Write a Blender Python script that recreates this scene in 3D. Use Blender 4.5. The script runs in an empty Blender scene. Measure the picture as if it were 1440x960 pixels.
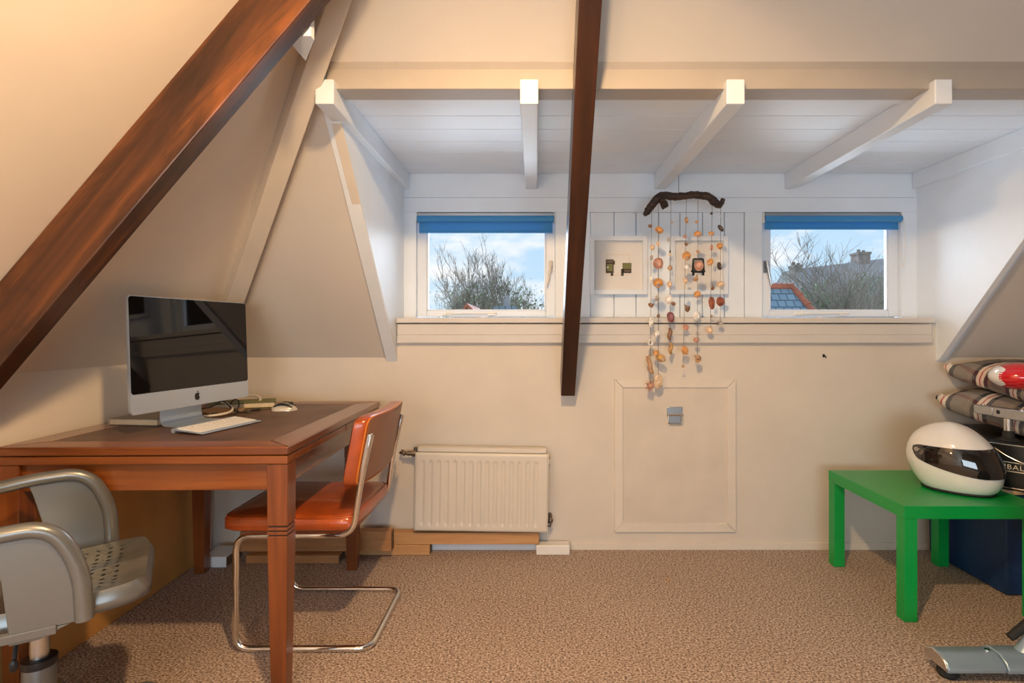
import bpy, bmesh, math, random
from mathutils import Vector, Matrix, noise
random.seed(7)
PI = math.pi
SC = bpy.context.scene
COL = SC.collection
F, CX, CY, CH = 771.0, 752.0, 465.0, 1.128      # focal length (px), vanishing point, eye height

def px(x, y, Y):
    """photo pixel at real depth Y -> point in the room"""
    return Vector(((x - CX) * Y / F, Y, CH - (y - CY) * Y / F))
def pX(x, Y): return (x - CX) * Y / F
def pZ(y, Y): return CH - (y - CY) * Y / F

# ------------------------------------------------------------------ materials
def new_mat(name):
    m = bpy.data.materials.new(name); m.use_nodes = True
    nt = m.node_tree; b = nt.nodes['Principled BSDF']
    return m, nt, b
def N(nt, t, **k):
    n = nt.nodes.new(t)
    for a, v in k.items(): setattr(n, a, v)
    return n
def ramp(nt, stops):
    r = N(nt, 'ShaderNodeValToRGB'); e = r.color_ramp.elements
    while len(e) < len(stops): e.new(0.5)
    for el, (p, c) in zip(e, stops): el.position = p; el.color = (*c, 1)
    return r
def coords(nt, scale=(1, 1, 1), rot=(0, 0, 0)):
    tc = N(nt, 'ShaderNodeTexCoord'); mp = N(nt, 'ShaderNodeMapping')
    mp.inputs['Scale'].default_value = scale; mp.inputs['Rotation'].default_value = rot
    nt.links.new(tc.outputs['Object'], mp.inputs['Vector'])
    return mp.outputs['Vector']
def noise_n(nt, vec, scale, detail=4, rough=.55, dist=0):
    n = N(nt, 'ShaderNodeTexNoise'); n.inputs['Scale'].default_value = scale
    n.inputs['Detail'].default_value = detail; n.inputs['Roughness'].default_value = rough
    n.inputs['Distortion'].default_value = dist
    nt.links.new(vec, n.inputs['Vector']); return n
def bump(nt, b, fac, strength, dist=.01):
    bp = N(nt, 'ShaderNodeBump'); bp.inputs['Strength'].default_value = strength
    bp.inputs['Distance'].default_value = dist
    nt.links.new(fac, bp.inputs['Height']); nt.links.new(bp.outputs['Normal'], b.inputs['Normal'])
def plain(name, col, rough=.5, metal=0, var=.0, vs=6, bmp=0, bs=60, coat=0, spec=None):
    m, nt, b = new_mat(name)
    b.inputs['Base Color'].default_value = (*col, 1)
    b.inputs['Roughness'].default_value = rough; b.inputs['Metallic'].default_value = metal
    if coat: b.inputs['Coat Weight'].default_value = coat; b.inputs['Coat Roughness'].default_value = .06
    if spec is not None: b.inputs['Specular IOR Level'].default_value = spec
    v = coords(nt)
    if var:
        n = noise_n(nt, v, vs)
        lo = tuple(c * (1 - var) for c in col); hi = tuple(min(1, c * (1 + var)) for c in col)
        r = ramp(nt, [(.3, lo), (.7, hi)])
        nt.links.new(n.outputs['Fac'], r.inputs['Fac']); nt.links.new(r.outputs['Color'], b.inputs['Base Color'])
    if bmp:
        n2 = noise_n(nt, v, bs); bump(nt, b, n2.outputs['Fac'], bmp)
    return m
def wood(name, c0, c1, c2, rough=.45, axis=0, scale=1.0, patch=0, coat=0):
    """streaks along one local axis"""
    m, nt, b = new_mat(name)
    s = [22 * scale] * 3; s[axis] = 1.3 * scale
    v = coords(nt, tuple(s)); n = noise_n(nt, v, 1.0, 6, .62, .6)
    r = ramp(nt, [(.28, c0), (.5, c1), (.74, c2)])
    nt.links.new(n.outputs['Fac'], r.inputs['Fac'])
    out = r.outputs['Color']
    if patch:
        s2 = [7 * scale] * 3; s2[axis] = 2.2 * scale
        n2 = noise_n(nt, coords(nt, tuple(s2)), 1.0, 5, .65, .4)
        r2 = ramp(nt, [(.40, (.16, .15, .15)), (.58, (1, 1, 1))])
        mx = N(nt, 'ShaderNodeMix', data_type='RGBA', blend_type='MULTIPLY')
        mx.inputs[0].default_value = patch
        nt.links.new(n2.outputs['Fac'], r2.inputs['Fac'])
        nt.links.new(out, mx.inputs[6]); nt.links.new(r2.outputs['Color'], mx.inputs[7])
        out = mx.outputs[2]
    nt.links.new(out, b.inputs['Base Color'])
    b.inputs['Roughness'].default_value = rough
    if coat: b.inputs['Coat Weight'].default_value = coat; b.inputs['Coat Roughness'].default_value = .2
    bump(nt, b, n.outputs['Fac'], .12, .004)
    return m
M = {}
M['plaster'] = plain('cream_plaster', (.66, .62, .565), .75, var=.035, vs=2.2, bmp=.06, bs=35)
M['dark_unseen'] = wood('dark_unseen_wall', (.12, .09, .07), (.20, .16, .125), (.28, .23, .18), .6, axis=2, scale=.5)  # dark finish invented for the unseen walls to cut bounce light
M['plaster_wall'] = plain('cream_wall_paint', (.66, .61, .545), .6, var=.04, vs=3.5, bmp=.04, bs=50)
M['plaster_lit'] = plain('lit_cream_paint', (.80, .735, .65), .65, var=.035, vs=2.2, bmp=.05, bs=35)  # lighter copy of the cream paint: the left side's brighter light put into colour
M['paint_dimmed'] = plain('dimmed_purlin_paint', (.45, .40, .345), .55, var=.03, vs=9, bmp=.08, bs=40)  # cream paint darkened to offset the strong light of the close lamp
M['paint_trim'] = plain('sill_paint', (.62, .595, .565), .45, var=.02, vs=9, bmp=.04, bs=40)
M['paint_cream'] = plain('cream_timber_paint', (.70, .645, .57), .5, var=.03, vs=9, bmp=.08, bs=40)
M['paint_white'] = plain('white_timber_paint', (.775, .845, .92), .45, var=.02, vs=7, bmp=.05, bs=45)
M['white_gloss'] = plain('white_gloss_paint', (.74, .80, .87), .3)
M['hatch'] = plain('hatch_board_paint', (.64, .585, .515), .6, var=.06, vs=4.5, bmp=.05, bs=30)
M['white_plastic'] = plain('white_plastic', (.82, .81, .78), .35)
M['black_plastic'] = plain('black_plastic', (.012, .012, .013), .4)
M['rubber'] = plain('black_rubber', (.015, .015, .015), .75)
M['chrome'] = plain('chrome', (.78, .77, .75), .12, 1)
M['steel'] = plain('brushed_steel', (.55, .56, .57), .32, 1, var=.06, vs=40)
M['zinc'] = plain('zinc_plate', (.42, .44, .46), .35, 1)
M['brass_dark'] = plain('dull_valve_metal', (.20, .17, .14), .4, .8, var=.2, vs=50)
M['radiator'] = plain('radiator_enamel', (.68, .635, .56), .35)
M['alu'] = plain('anodised_aluminium', (.58, .69, .83), .38, .75)
M['screen'] = plain('black_glass_screen', (.004, .004, .005), .03, spec=.5)
M['green'] = plain('green_lacquer', (.003, .34, .06), .28, var=.05, vs=3)
M['blue'] = plain('blue_storage_fabric', (.004, .035, .13), .45, var=.2, vs=60, bmp=.15, bs=220)
M['helmet'] = plain('white_helmet_gelcoat', (.80, .80, .78), .12, coat=1)
M['visor'] = plain('smoked_visor', (.012, .011, .011), .05, coat=1, spec=.7)
M['red'] = plain('red_gloss', (.62, .012, .018), .14, coat=1)
M['drum'] = plain('black_case_vinyl', (.010, .010, .010), .35, var=.3, vs=30, bmp=.1, bs=120)
M['silver'] = plain('silver_trim', (.70, .70, .68), .25, 1)
M['cream_ink'] = plain('cream_lettering', (.70, .64, .48), .5)
M['bike'] = plain('silver_blue_metal', (.36, .49, .60), .30, .55)
M['mdf'] = plain('raw_fibreboard', (.53, .27, .075), .7, var=.10, vs=5, bmp=.05, bs=120)
M['cable_white'] = plain('white_cable_sheath', (.72, .67, .56), .45)
M['cable_black'] = plain('black_cable_sheath', (.012, .012, .012), .5)
M['book_brown'] = plain('tan_book_cloth', (.42, .24, .12), .6, var=.12, vs=30)
M['book_grey'] = plain('grey_book_cover', (.33, .29, .24), .55, var=.08, vs=20)
M['paper'] = plain('paper_edges', (.72, .60, .42), .8, var=.08, vs=80)
M['book_green'] = plain('olive_book_cover', (.13, .14, .03), .5, var=.1, vs=15)
M['key_white'] = plain('white_keycaps', (.80, .80, .79), .4)
M['mouse'] = plain('pale_mouse_shell', (.66, .62, .54), .15, .25, coat=.6)
M['chair_grey'] = plain('grey_enamel_steel', (.205, .215, .215), .30, .55, var=.04, vs=6)
M['seat_grey'] = None
M['leather'] = plain('cognac_leather', (.38, .070, .011), .30, var=.34, vs=9, bmp=.05, bs=30, coat=.4)
M['leather_back'] = plain('worn_brown_leather', (.27, .105, .045), .42, var=.14, vs=7, bmp=.05, bs=60)
M['piping'] = plain('orange_piping', (.62, .20, .03), .4)
M['desk'] = wood('desk_mahogany', (.105, .026, .005), (.20, .055, .010), (.31, .095, .019), .30, axis=0, coat=.25)
M['desk_y'] = wood('desk_mahogany_depth', (.11, .036, .014), (.19, .066, .026), (.27, .10, .045), .26, axis=1, coat=.55)
M['desk_z'] = wood('desk_mahogany_legs', (.095, .023, .005), (.18, .047, .009), (.27, .078, .016), .34, axis=2, coat=.2)
M['desk_inlay'] = plain('worn_dark_linoleum', (.125, .066, .044), .42, var=.38, vs=6, bmp=.05, bs=60)
M['groove'] = plain('dark_groove', (.035, .012, .006), .6)
M['beam'] = wood('stained_beam', (.028, .011, .005), (.078, .026, .008), (.24, .076, .018), .38, axis=0, scale=.8, patch=.85, coat=.15)
M['beam_red'] = wood('stained_post', (.026, .009, .005), (.050, .016, .007), (.080, .026, .010), .34, axis=0, scale=1.0, patch=.45, coat=.2)
M['pine'] = wood('pine_timber', (.30, .135, .048), (.42, .20, .075), (.52, .27, .11), .55, axis=0, scale=1.0)
M['pine_light'] = wood('pale_pine_timber', (.44, .225, .085), (.54, .29, .12), (.64, .37, .17), .55, axis=0, scale=1.2)
M['endgrain'] = plain('end_grain', (.13, .085, .055), .8, var=.4, vs=60)
M['drift'] = wood('driftwood', (.018, .010, .007), (.055, .027, .016), (.12, .062, .038), .6, axis=0, scale=3, patch=.4)
M['string'] = plain('dark_thread', (.05, .045, .045), .8)
M['blind'] = None
M['picture_mat'] = plain('passepartout_card', (.78, .77, .76), .7)
M['roof_red'] = plain('red_clay_tiles', (.48, .15, .08), .7, var=.3, vs=3)
M['slate'] = None
M['brick'] = plain('weathered_brick', (.30, .25, .22), .9, var=.3, vs=2.5)
M['render'] = plain('grey_render_wall', (.38, .37, .36), .9, var=.15, vs=1.5)
M['bark'] = plain('grey_brown_bark', (.22, .19, .15), .9, var=.35, vs=4)
M['twig'] = plain('twig_bark', (.33, .285, .235), .9, var=.3, vs=2)
M['leafg'] = plain('ivy_leaf', (.27, .33, .19), .7, var=.45, vs=1.6)
M['grass'] = plain('garden_grass', (.08, .12, .05), .9, var=.3, vs=.5)

def blind_mat():
    m, nt, b = new_mat('blue_blind_fabric')
    b.inputs['Base Color'].default_value = (.06, .34, .70, 1); b.inputs['Roughness'].default_value = .55
    b.inputs['Sheen Weight'].default_value = .2
    v = coords(nt); n = noise_n(nt, v, 350, 2); bump(nt, b, n.outputs['Fac'], .1, .002)
    tr = N(nt, 'ShaderNodeBsdfTranslucent'); tr.inputs['Color'].default_value = (.05, .30, .64, 1)
    mx = N(nt, 'ShaderNodeMixShader'); mx.inputs[0].default_value = .25
    nt.links.new(b.outputs[0], mx.inputs[1]); nt.links.new(tr.outputs[0], mx.inputs[2])
    nt.links.new(mx.outputs[0], nt.nodes['Material Output'].inputs['Surface'])
    return m
M['blind'] = blind_mat()
def slate_mat(name, c0, c1, mortar, sx, sy):
    m, nt, b = new_mat(name)
    br = N(nt, 'ShaderNodeTexBrick')
    br.inputs['Color1'].default_value = (*c0, 1); br.inputs['Color2'].default_value = (*c1, 1)
    br.inputs['Mortar'].default_value = (*mortar, 1)
    br.inputs['Scale'].default_value = 1; br.inputs['Brick Width'].default_value = sx
    br.inputs['Row Height'].default_value = sy; br.inputs['Mortar Size'].default_value = .012
    nt.links.new(coords(nt), br.inputs['Vector']); nt.links.new(br.outputs['Color'], b.inputs['Base Color'])
    b.inputs['Roughness'].default_value = .6
    return m
M['slate'] = slate_mat('blue_grey_slates', (.20, .30, .36), (.26, .37, .43), (.10, .15, .18), .16, .12)
def glass_mat():
    m, nt, b = new_mat('window_glass')
    nt.nodes.remove(b)
    tr = N(nt, 'ShaderNodeBsdfTransparent'); gl = N(nt, 'ShaderNodeBsdfGlossy')
    gl.inputs['Roughness'].default_value = .0
    fr = N(nt, 'ShaderNodeFresnel'); fr.inputs['IOR'].default_value = 1.35
    mx = N(nt, 'ShaderNodeMixShader')
    nt.links.new(fr.outputs[0], mx.inputs[0]); nt.links.new(tr.outputs[0], mx.inputs[1]); nt.links.new(gl.outputs[0], mx.inputs[2])
    nt.links.new(mx.outputs[0], nt.nodes['Material Output'].inputs['Surface'])
    return m
M['glass'] = glass_mat()
def carpet_mat():
    m, nt, b = new_mat('loop_pile_carpet')
    v = coords(nt, (1, 1.15, 1))
    vo = N(nt, 'ShaderNodeTexVoronoi'); vo.inputs['Scale'].default_value = 150; vo.inputs['Randomness'].default_value = 1
    nt.links.new(v, vo.inputs['Vector'])
    n = noise_n(nt, v, 130, 2, .6); n2 = noise_n(nt, v, 2.2, 3)
    r = ramp(nt, [(.30, (.085, .054, .042)), (.46, (.40, .30, .245)), (.58, (.66, .555, .485)), (.74, (.90, .82, .76))])
    nt.links.new(n.outputs['Fac'], r.inputs['Fac'])
    r2 = ramp(nt, [(.0, (1, 1, 1)), (.5, (.86, .84, .82)), (1, (.48, .44, .42))])
    nt.links.new(vo.outputs['Distance'], r2.inputs['Fac'])
    mx = N(nt, 'ShaderNodeMix', data_type='RGBA', blend_type='MULTIPLY'); mx.inputs[0].default_value = .8
    nt.links.new(r.outputs['Color'], mx.inputs[6]); nt.links.new(r2.outputs['Color'], mx.inputs[7])
    r3 = ramp(nt, [(.3, (.94, .93, .92)), (.7, (1.0, 1.0, 1.0))]); nt.links.new(n2.outputs['Fac'], r3.inputs['Fac'])
    mx2 = N(nt, 'ShaderNodeMix', data_type='RGBA', blend_type='MULTIPLY'); mx2.inputs[0].default_value = 1
    nt.links.new(mx.outputs[2], mx2.inputs[6]); nt.links.new(r3.outputs['Color'], mx2.inputs[7])
    nt.links.new(mx2.outputs[2], b.inputs['Base Color'])
    b.inputs['Roughness'].default_value = .95; b.inputs['Specular IOR Level'].default_value = .1
    bump(nt, b, vo.outputs['Distance'], -.7, .008)
    return m
M['carpet'] = carpet_mat()
def plaid_mat():
    m, nt, b = new_mat('plaid_cotton')
    tc = N(nt, 'ShaderNodeTexCoord'); sp = N(nt, 'ShaderNodeSeparateXYZ')
    nt.links.new(tc.outputs['Object'], sp.inputs[0])
    def stripes(sock, period, off):
        a = N(nt, 'ShaderNodeMath', operation='MULTIPLY_ADD'); a.inputs[1].default_value = 1 / period; a.inputs[2].default_value = off
        nt.links.new(sock, a.inputs[0]); f = N(nt, 'ShaderNodeMath', operation='FRACT'); nt.links.new(a.outputs[0], f.inputs[0])
        g, nv, w, rd = (.165, .150, .135), (.022, .028, .042), (.66, .60, .52), (.40, .03, .03)
        r = ramp(nt, [(0, g), (.42, nv), (.54, w), (.635, rd), (.67, w), (.765, nv), (.88, g), (.97, (.21, .19, .17))])
        r.color_ramp.interpolation = 'CONSTANT'
        nt.links.new(f.outputs[0], r.inputs['Fac']); return r.outputs['Color']
    c1 = stripes(sp.outputs['Y'], .165, .3)
    c2 = stripes(sp.outputs['X'], .30, .55)
    mx = N(nt, 'ShaderNodeMix', data_type='RGBA'); mx.inputs[0].default_value = .13
    nt.links.new(c1, mx.inputs[6]); nt.links.new(c2, mx.inputs[7])
    nt.links.new(mx.outputs[2], b.inputs['Base Color']); b.inputs['Roughness'].default_value = .85
    n = noise_n(nt, tc.outputs['Object'], 18, 3); bump(nt, b, n.outputs['Fac'], .3, .01)
    return m
M['plaid'] = plaid_mat()
def perforated_mat():
    m, nt, b = new_mat('perforated_grey_steel')
    b.inputs['Base Color'].default_value = (.205, .215, .215, 1); b.inputs['Metallic'].default_value = .55; b.inputs['Roughness'].default_value = .3
    tc = N(nt, 'ShaderNodeTexCoord'); sp = N(nt, 'ShaderNodeSeparateXYZ'); nt.links.new(tc.outputs['Object'], sp.inputs[0])
    def mth(op, a, bb=None):
        n = N(nt, 'ShaderNodeMath', operation=op)
        for i, q in enumerate((a, bb)):
            if q is None: continue
            if isinstance(q, (int, float)): n.inputs[i].default_value = q
            else: nt.links.new(q, n.inputs[i])
        return n.outputs[0]
    p = .028
    fx = mth('SUBTRACT', mth('FRACT', mth('ADD', mth('DIVIDE', sp.outputs['X'], p), 20.0)), .5)
    fy = mth('SUBTRACT', mth('FRACT', mth('ADD', mth('DIVIDE', sp.outputs['Y'], p), 20.0)), .5)
    d = mth('SQRT', mth('ADD', mth('MULTIPLY', fx, fx), mth('MULTIPLY', fy, fy)))
    dot = mth('LESS_THAN', d, .19)
    zone = mth('MULTIPLY', mth('MULTIPLY', mth('LESS_THAN', sp.outputs['X'], .14), mth('GREATER_THAN', sp.outputs['X'], -.15)),
               mth('LESS_THAN', mth('ABSOLUTE', sp.outputs['Y']), .155))
    f = mth('MULTIPLY', dot, zone)
    tr = N(nt, 'ShaderNodeBsdfTransparent'); mx = N(nt, 'ShaderNodeMixShader')
    nt.links.new(f, mx.inputs[0]); nt.links.new(b.outputs[0], mx.inputs[1]); nt.links.new(tr.outputs[0], mx.inputs[2])
    nt.links.new(mx.outputs[0], nt.nodes['Material Output'].inputs['Surface'])
    return m
M['seat_grey'] = perforated_mat()

# ------------------------------------------------------------------ mesh helpers
def BM(): return bmesh.new()
def box(bm, a, b):
    x0, y0, z0 = a; x1, y1, z1 = b
    v = [bm.verts.new(p) for p in ((x0,y0,z0),(x1,y0,z0),(x1,y1,z0),(x0,y1,z0),(x0,y0,z1),(x1,y0,z1),(x1,y1,z1),(x0,y1,z1))]
    for f in ((0,3,2,1),(4,5,6,7),(0,1,5,4),(1,2,6,5),(2,3,7,6),(3,0,4,7)): bm.faces.new([v[i] for i in f])
    return v
def hexa(bm, bot, top):
    """eight-corner block: bottom quad and top quad, same winding (seen from above, counter-clockwise)"""
    v = [bm.verts.new(p) for p in list(bot) + list(top)]
    for f in ((0,3,2,1),(4,5,6,7),(0,1,5,4),(1,2,6,5),(2,3,7,6),(3,0,4,7)): bm.faces.new([v[i] for i in f])
def prism(bm, poly, d):
    """extrude 3-D polygon by vector d"""
    d = Vector(d); a = [bm.verts.new(p) for p in poly]; b = [bm.verts.new(Vector(p) + d) for p in poly]
    n = len(poly)
    bm.faces.new(a); bm.faces.new(b[::-1])
    for i in range(n): bm.faces.new([a[i], b[i], b[(i+1) % n], a[(i+1) % n]])
    return bm
def tube(bm, pts, r, seg=10, caps=True, closed=False):
    pts = [Vector(p) for p in pts]; n = len(pts)
    rs = r if isinstance(r, (list, tuple)) else [r] * n
    T = []
    for i in range(n):
        if closed: t = pts[(i+1) % n] - pts[i-1]
        elif i == 0: t = pts[1] - pts[0]
        elif i == n-1: t = pts[-1] - pts[-2]
        else: t = pts[i+1] - pts[i-1]
        T.append(t.normalized())
    up = Vector((0, 0, 1)) if abs(T[0].z) < .9 else Vector((1, 0, 0))
    u = T[0].cross(up).normalized(); rings = []
    for i in range(n):
        u = (u - T[i] * u.dot(T[i])).normalized(); w = T[i].cross(u)
        rings.append([bm.verts.new(pts[i] + rs[i] * (u * math.cos(2*PI*k/seg) + w * math.sin(2*PI*k/seg))) for k in range(seg)])
    m = n if closed else n - 1
    for i in range(m):
        A, B = rings[i], rings[(i+1) % n]
        for k in range(seg): bm.faces.new([A[k], A[(k+1) % seg], B[(k+1) % seg], B[k]])
    if caps and not closed:
        bm.faces.new(rings[0][::-1]); bm.faces.new(rings[-1])
def lathe(bm, prof, c=(0, 0, 0), seg=32, axis='z'):
    c = Vector(c); rings = []
    def pt(r, h, a):
        if axis == 'z': return c + Vector((r*math.cos(a), r*math.sin(a), h))
        if axis == 'y': return c + Vector((r*math.cos(a), h, r*math.sin(a)))
        return c + Vector((h, r*math.cos(a), r*math.sin(a)))
    for r, h in prof:
        if r < 1e-6: rings.append([bm.verts.new(pt(0, h, 0))])
        else: rings.append([bm.verts.new(pt(r, h, 2*PI*k/seg)) for k in range(seg)])
    for A, B in zip(rings, rings[1:]):
        for k in range(seg):
            q = (k+1) % seg
            if len(A) == 1 and len(B) == 1: continue
            if len(A) == 1: bm.faces.new([A[0], B[q], B[k]])
            elif len(B) == 1: bm.faces.new([A[k], A[q], B[0]])
            else: bm.faces.new([A[k], A[q], B[q], B[k]])
    if len(rings[0]) > 1: bm.faces.new(rings[0][::-1])
    if len(rings[-1]) > 1: bm.faces.new(rings[-1])
def ellipsoid(bm, c, r, seg=16, rings=10, rot=None):
    c = Vector(c); R = rot or Matrix.Identity(3); L = []
    for i in range(rings + 1):
        th = PI * i / rings
        if i in (0, rings): L.append([bm.verts.new(c + R @ Vector((0, 0, r[2]*math.cos(th))))])
        else: L.append([bm.verts.new(c + R @ Vector((r[0]*math.sin(th)*math.cos(2*PI*k/seg), r[1]*math.sin(th)*math.sin(2*PI*k/seg), r[2]*math.cos(th)))) for k in range(seg)])
    for A, B in zip(L, L[1:]):
        for k in range(seg):
            q = (k+1) % seg
            if len(A) == 1: bm.faces.new([A[0], B[k], B[q]])
            elif len(B) == 1: bm.faces.new([A[k], B[0], A[q]])
            else: bm.faces.new([A[k], B[k], B[q], A[q]])
def catmull(pts, n=6, closed=False):
    P = [Vector(p) for p in pts]; out = []; m = len(P)
    rng = range(m) if closed else range(m - 1)
    for i in rng:
        if closed: p0, p1, p2, p3 = P[i-1], P[i], P[(i+1) % m], P[(i+2) % m]
        else: p0, p1, p2, p3 = P[max(i-1, 0)], P[i], P[i+1], P[min(i+2, m-1)]
        for k in range(n):
            t = k / n
            out.append(.5 * ((2*p1) + (-p0+p2)*t + (2*p0-5*p1+4*p2-p3)*t*t + (-p0+3*p1-3*p2+p3)*t**3))
    if not closed: out.append(P[-1])
    return out
def rounded_path(pts, rad, n=6):
    """polyline with rounded corners"""
    P = [Vector(p) for p in pts]; out = [P[0]]
    for i in range(1, len(P) - 1):
        a = (P[i-1] - P[i]); b = (P[i+1] - P[i]); r = min(rad, a.length*.49, b.length*.49)
        s, e = P[i] + a.normalized()*r, P[i] + b.normalized()*r
        for k in range(n + 1):
            t = k / n; out.append((1-t)**2*s + 2*t*(1-t)*P[i] + t*t*e)
    out.append(P[-1]); return out
def obj(name, bm, mat, parent=None, bevel=0, smooth=35, sub=0, bseg=2, kind=None, label=None):
    bmesh.ops.recalc_face_normals(bm, faces=bm.faces[:])
    me = bpy.data.meshes.new(name); bm.to_mesh(me); bm.free()
    me.materials.append(M[mat] if isinstance(mat, str) else mat)
    o = bpy.data.objects.new(name, me); COL.objects.link(o)
    if smooth: me.shade_smooth(); me.set_sharp_from_angle(angle=math.radians(smooth))
    if bevel:
        md = o.modifiers.new('bevel', 'BEVEL'); md.width = bevel; md.segments = bseg; md.limit_method = 'ANGLE'; md.angle_limit = math.radians(40)
    if sub:
        md = o.modifiers.new('sub', 'SUBSURF'); md.levels = sub; md.render_levels = sub
    if parent: o.parent = parent
    if kind: o['kind'] = kind
    if label: o['label'] = label
    return o
def tag(o, label, cat, group=None, kind=None):
    o['label'] = label; o['category'] = cat
    if group: o['group'] = group
    if kind: o['kind'] = kind
    return o
def thing(name, label, cat, loc=(0, 0, 0), rotz=0, group=None):
    o = bpy.data.objects.new(name, None); COL.objects.link(o)
    o.location = loc; o.rotation_euler = (0, 0, rotz); o.empty_display_size = .05
    return tag(o, label, cat, group)
def struct(name, bm, mat, label, cat, **k):
    o = obj(name, bm, mat, **k); return tag(o, label, cat, kind='structure')
def place(o, loc, rotz=0): o.location = loc; o.rotation_euler = (0, 0, rotz); return o
def axis_obj(o, p0, xdir, zhint):
    x = Vector(xdir).normalized(); y = Vector(zhint).cross(x).normalized(); z = x.cross(y)
    m = Matrix((x, y, z)).transposed().to_4x4(); m.translation = p0
    o.matrix_world = m; return o

# ------------------------------------------------------------------ the room
XW, XR = -1.67, 3.4            # left knee wall, right wall
YB, YD, YF = 2.83, 2.97, -2.4  # rear knee wall, dormer front, wall behind the camera
ZK, ZT = .99, 2.85             # knee height, flat ceiling
TL, TB = 1.17, 1.10            # slope of the left and rear roof planes
DX0, DX1 = -.709, 2.07         # dormer cheeks
ZC = 1.979                     # dormer ceiling
def slopeY(z): return YB - (z - ZK) / TB
def slopeX(z): return XW + (z - ZK) / TL

b = BM(); box(b, (XW-.1, YF-.1, -.12), (XR+.1, YB+.02, 0)); struct('floor', b, 'carpet', 'brown and beige loop pile carpet', 'carpet', smooth=0)
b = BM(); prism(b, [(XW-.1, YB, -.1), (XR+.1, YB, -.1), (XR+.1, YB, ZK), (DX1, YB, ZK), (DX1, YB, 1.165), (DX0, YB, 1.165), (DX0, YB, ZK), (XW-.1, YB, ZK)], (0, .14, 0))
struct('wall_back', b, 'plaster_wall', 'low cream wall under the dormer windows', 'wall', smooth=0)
b = BM(); box(b, (XW-.12, YF, -.1), (XW, YB+.1, ZK)); struct('wall_left', b, 'plaster_lit', 'low cream wall behind the desk', 'wall', smooth=0)
b = BM(); box(b, (XR, YF, -.1), (XR+.12, YB+.14, ZT+.1)); struct('wall_right', b, 'dark_unseen', 'unseen wall on the right, darkened to cut bounce light', 'wall', smooth=0)
# wall behind the camera with an assumed, unseen opening for the added fill lamp
b = BM()
wx0, wx1, wz0, wz1 = -1.4, 1.4, .40, 1.38
box(b, (XW-.1, YF-.12, -.1), (wx0, YF, ZT+.1)); box(b, (wx1, YF-.12, -.1), (XR+.1, YF, ZT+.1))
box(b, (wx0, YF-.12, -.1), (wx1, YF, wz0)); box(b, (wx0, YF-.12, wz1), (wx1, YF, ZT+.1))
struct('wall_front', b, 'dark_unseen', 'unseen wall behind the viewer, darkened to cut bounce light', 'wall', smooth=0)
# left slope (prism outwards)
hipY = lambda X: YB - (X - XW) * TL / TB
nL = Vector((-TL, 0, 1)).normalized() * .06
xt = slopeX(ZT)
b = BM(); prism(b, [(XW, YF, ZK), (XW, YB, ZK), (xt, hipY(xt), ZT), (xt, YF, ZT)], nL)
struct('ceiling_left', b, 'plaster_lit', 'sloping cream ceiling above the desk', 'ceiling', smooth=0)
# rear slope in three fields round the dormer
nB = Vector((0, TB, 1)).normalized() * .06
hipX = lambda Y: XW + (YB - Y) * TB / TL
zo = 2.043; yo = slopeY(zo); yt = slopeY(ZT)
b = BM()
prism(b, [(XW, YB, ZK), (DX0-.004, YB, ZK), (DX0-.004, yo, zo), (hipX(yo), yo, zo)], nB)
prism(b, [(DX1+.004, YB, ZK), (XR, YB, ZK), (XR, yo, zo), (DX1+.004, yo, zo)], nB)
prism(b, [(hipX(yo), yo, zo), (XR, yo, zo), (XR, yt, ZT), (hipX(yt), yt, ZT)], nB)
struct('ceiling_back', b, 'plaster', 'sloping cream ceiling around the dormer', 'ceiling', smooth=0)
b = BM(); box(b, (xt-.08, YF-.1, ZT), (XR+.1, yt+.08, ZT+.08)); struct('ceiling', b, 'plaster', 'flat cream ceiling', 'ceiling', smooth=0)

# dormer shell
b = BM(); prism(b, [(DX0, YB, ZK-.02), (DX0, YD+.06, ZK-.02), (DX0, YD+.06, 2.04), (DX0, slopeY(2.04), 2.04)], (-.055, 0, 0))
struct('wall_dormer_left', b, 'paint_white', 'white left cheek of the dormer', 'wall', smooth=0)
b = BM(); prism(b, [(DX1, YB, ZK-.02), (DX1, YD+.06, ZK-.02), (DX1, YD+.06, 2.04), (DX1, slopeY(2.04), 2.04)], (.055, 0, 0))
struct('wall_dormer_right', b, 'paint_white', 'white right cheek of the dormer', 'wall', smooth=0)
b = BM()
ys = [2.0, 2.172, 2.318, 2.466, 2.614, 2.785, YD]
for y0, y1 in zip(ys, ys[1:]): box(b, (DX0-.02, y0+.0015, ZC), (DX1+.02, y1-.0015, ZC+.018))
box(b, (DX0-.08, 1.9, ZC+.0185), (DX1+.08, YD+.08, ZC+.07))
struct('ceiling_dormer', b, 'paint_white', 'white planked dormer ceiling', 'ceiling', smooth=0, bevel=.002)
# dormer front wall
W1, W2 = (-.643, .112), (1.233, 1.988)
WZ0, WZ1 = 1.205, 1.771
def Zd(y): return pZ(y, YD)
def Xd(x): return pX(x, YD)
b = BM()
box(b, (DX0-.05, YD+.004, Zd(278)+.002), (DX1+.05, YD+.06, ZC+.05))
box(b, (DX0-.05, YD, WZ1), (DX1+.05, YD+.06, Zd(278)))
box(b, (DX0-.05, YD, 1.12), (DX1+.05, YD+.06, WZ0-.005))
for x0, x1 in ((DX0-.05, W1[0]), (W1[1], Xd(830)), (Xd(1048), W2[0]), (W2[1], DX1+.05)):
    box(b, (x0, YD, WZ0-.005), (x1, YD+.06, WZ1))
struct('wall_dormer', b, 'paint_white', 'white framed front of the dormer between the windows', 'wall', smooth=0, bevel=.002)
b = BM()
gx = [830, 864, 895, 927, 957, 989, 1020, 1048]
box(b, (Xd(830)-.01, YD+.03, WZ0-.01), (Xd(1048)+.01, YD+.06, WZ1+.01))
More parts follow.
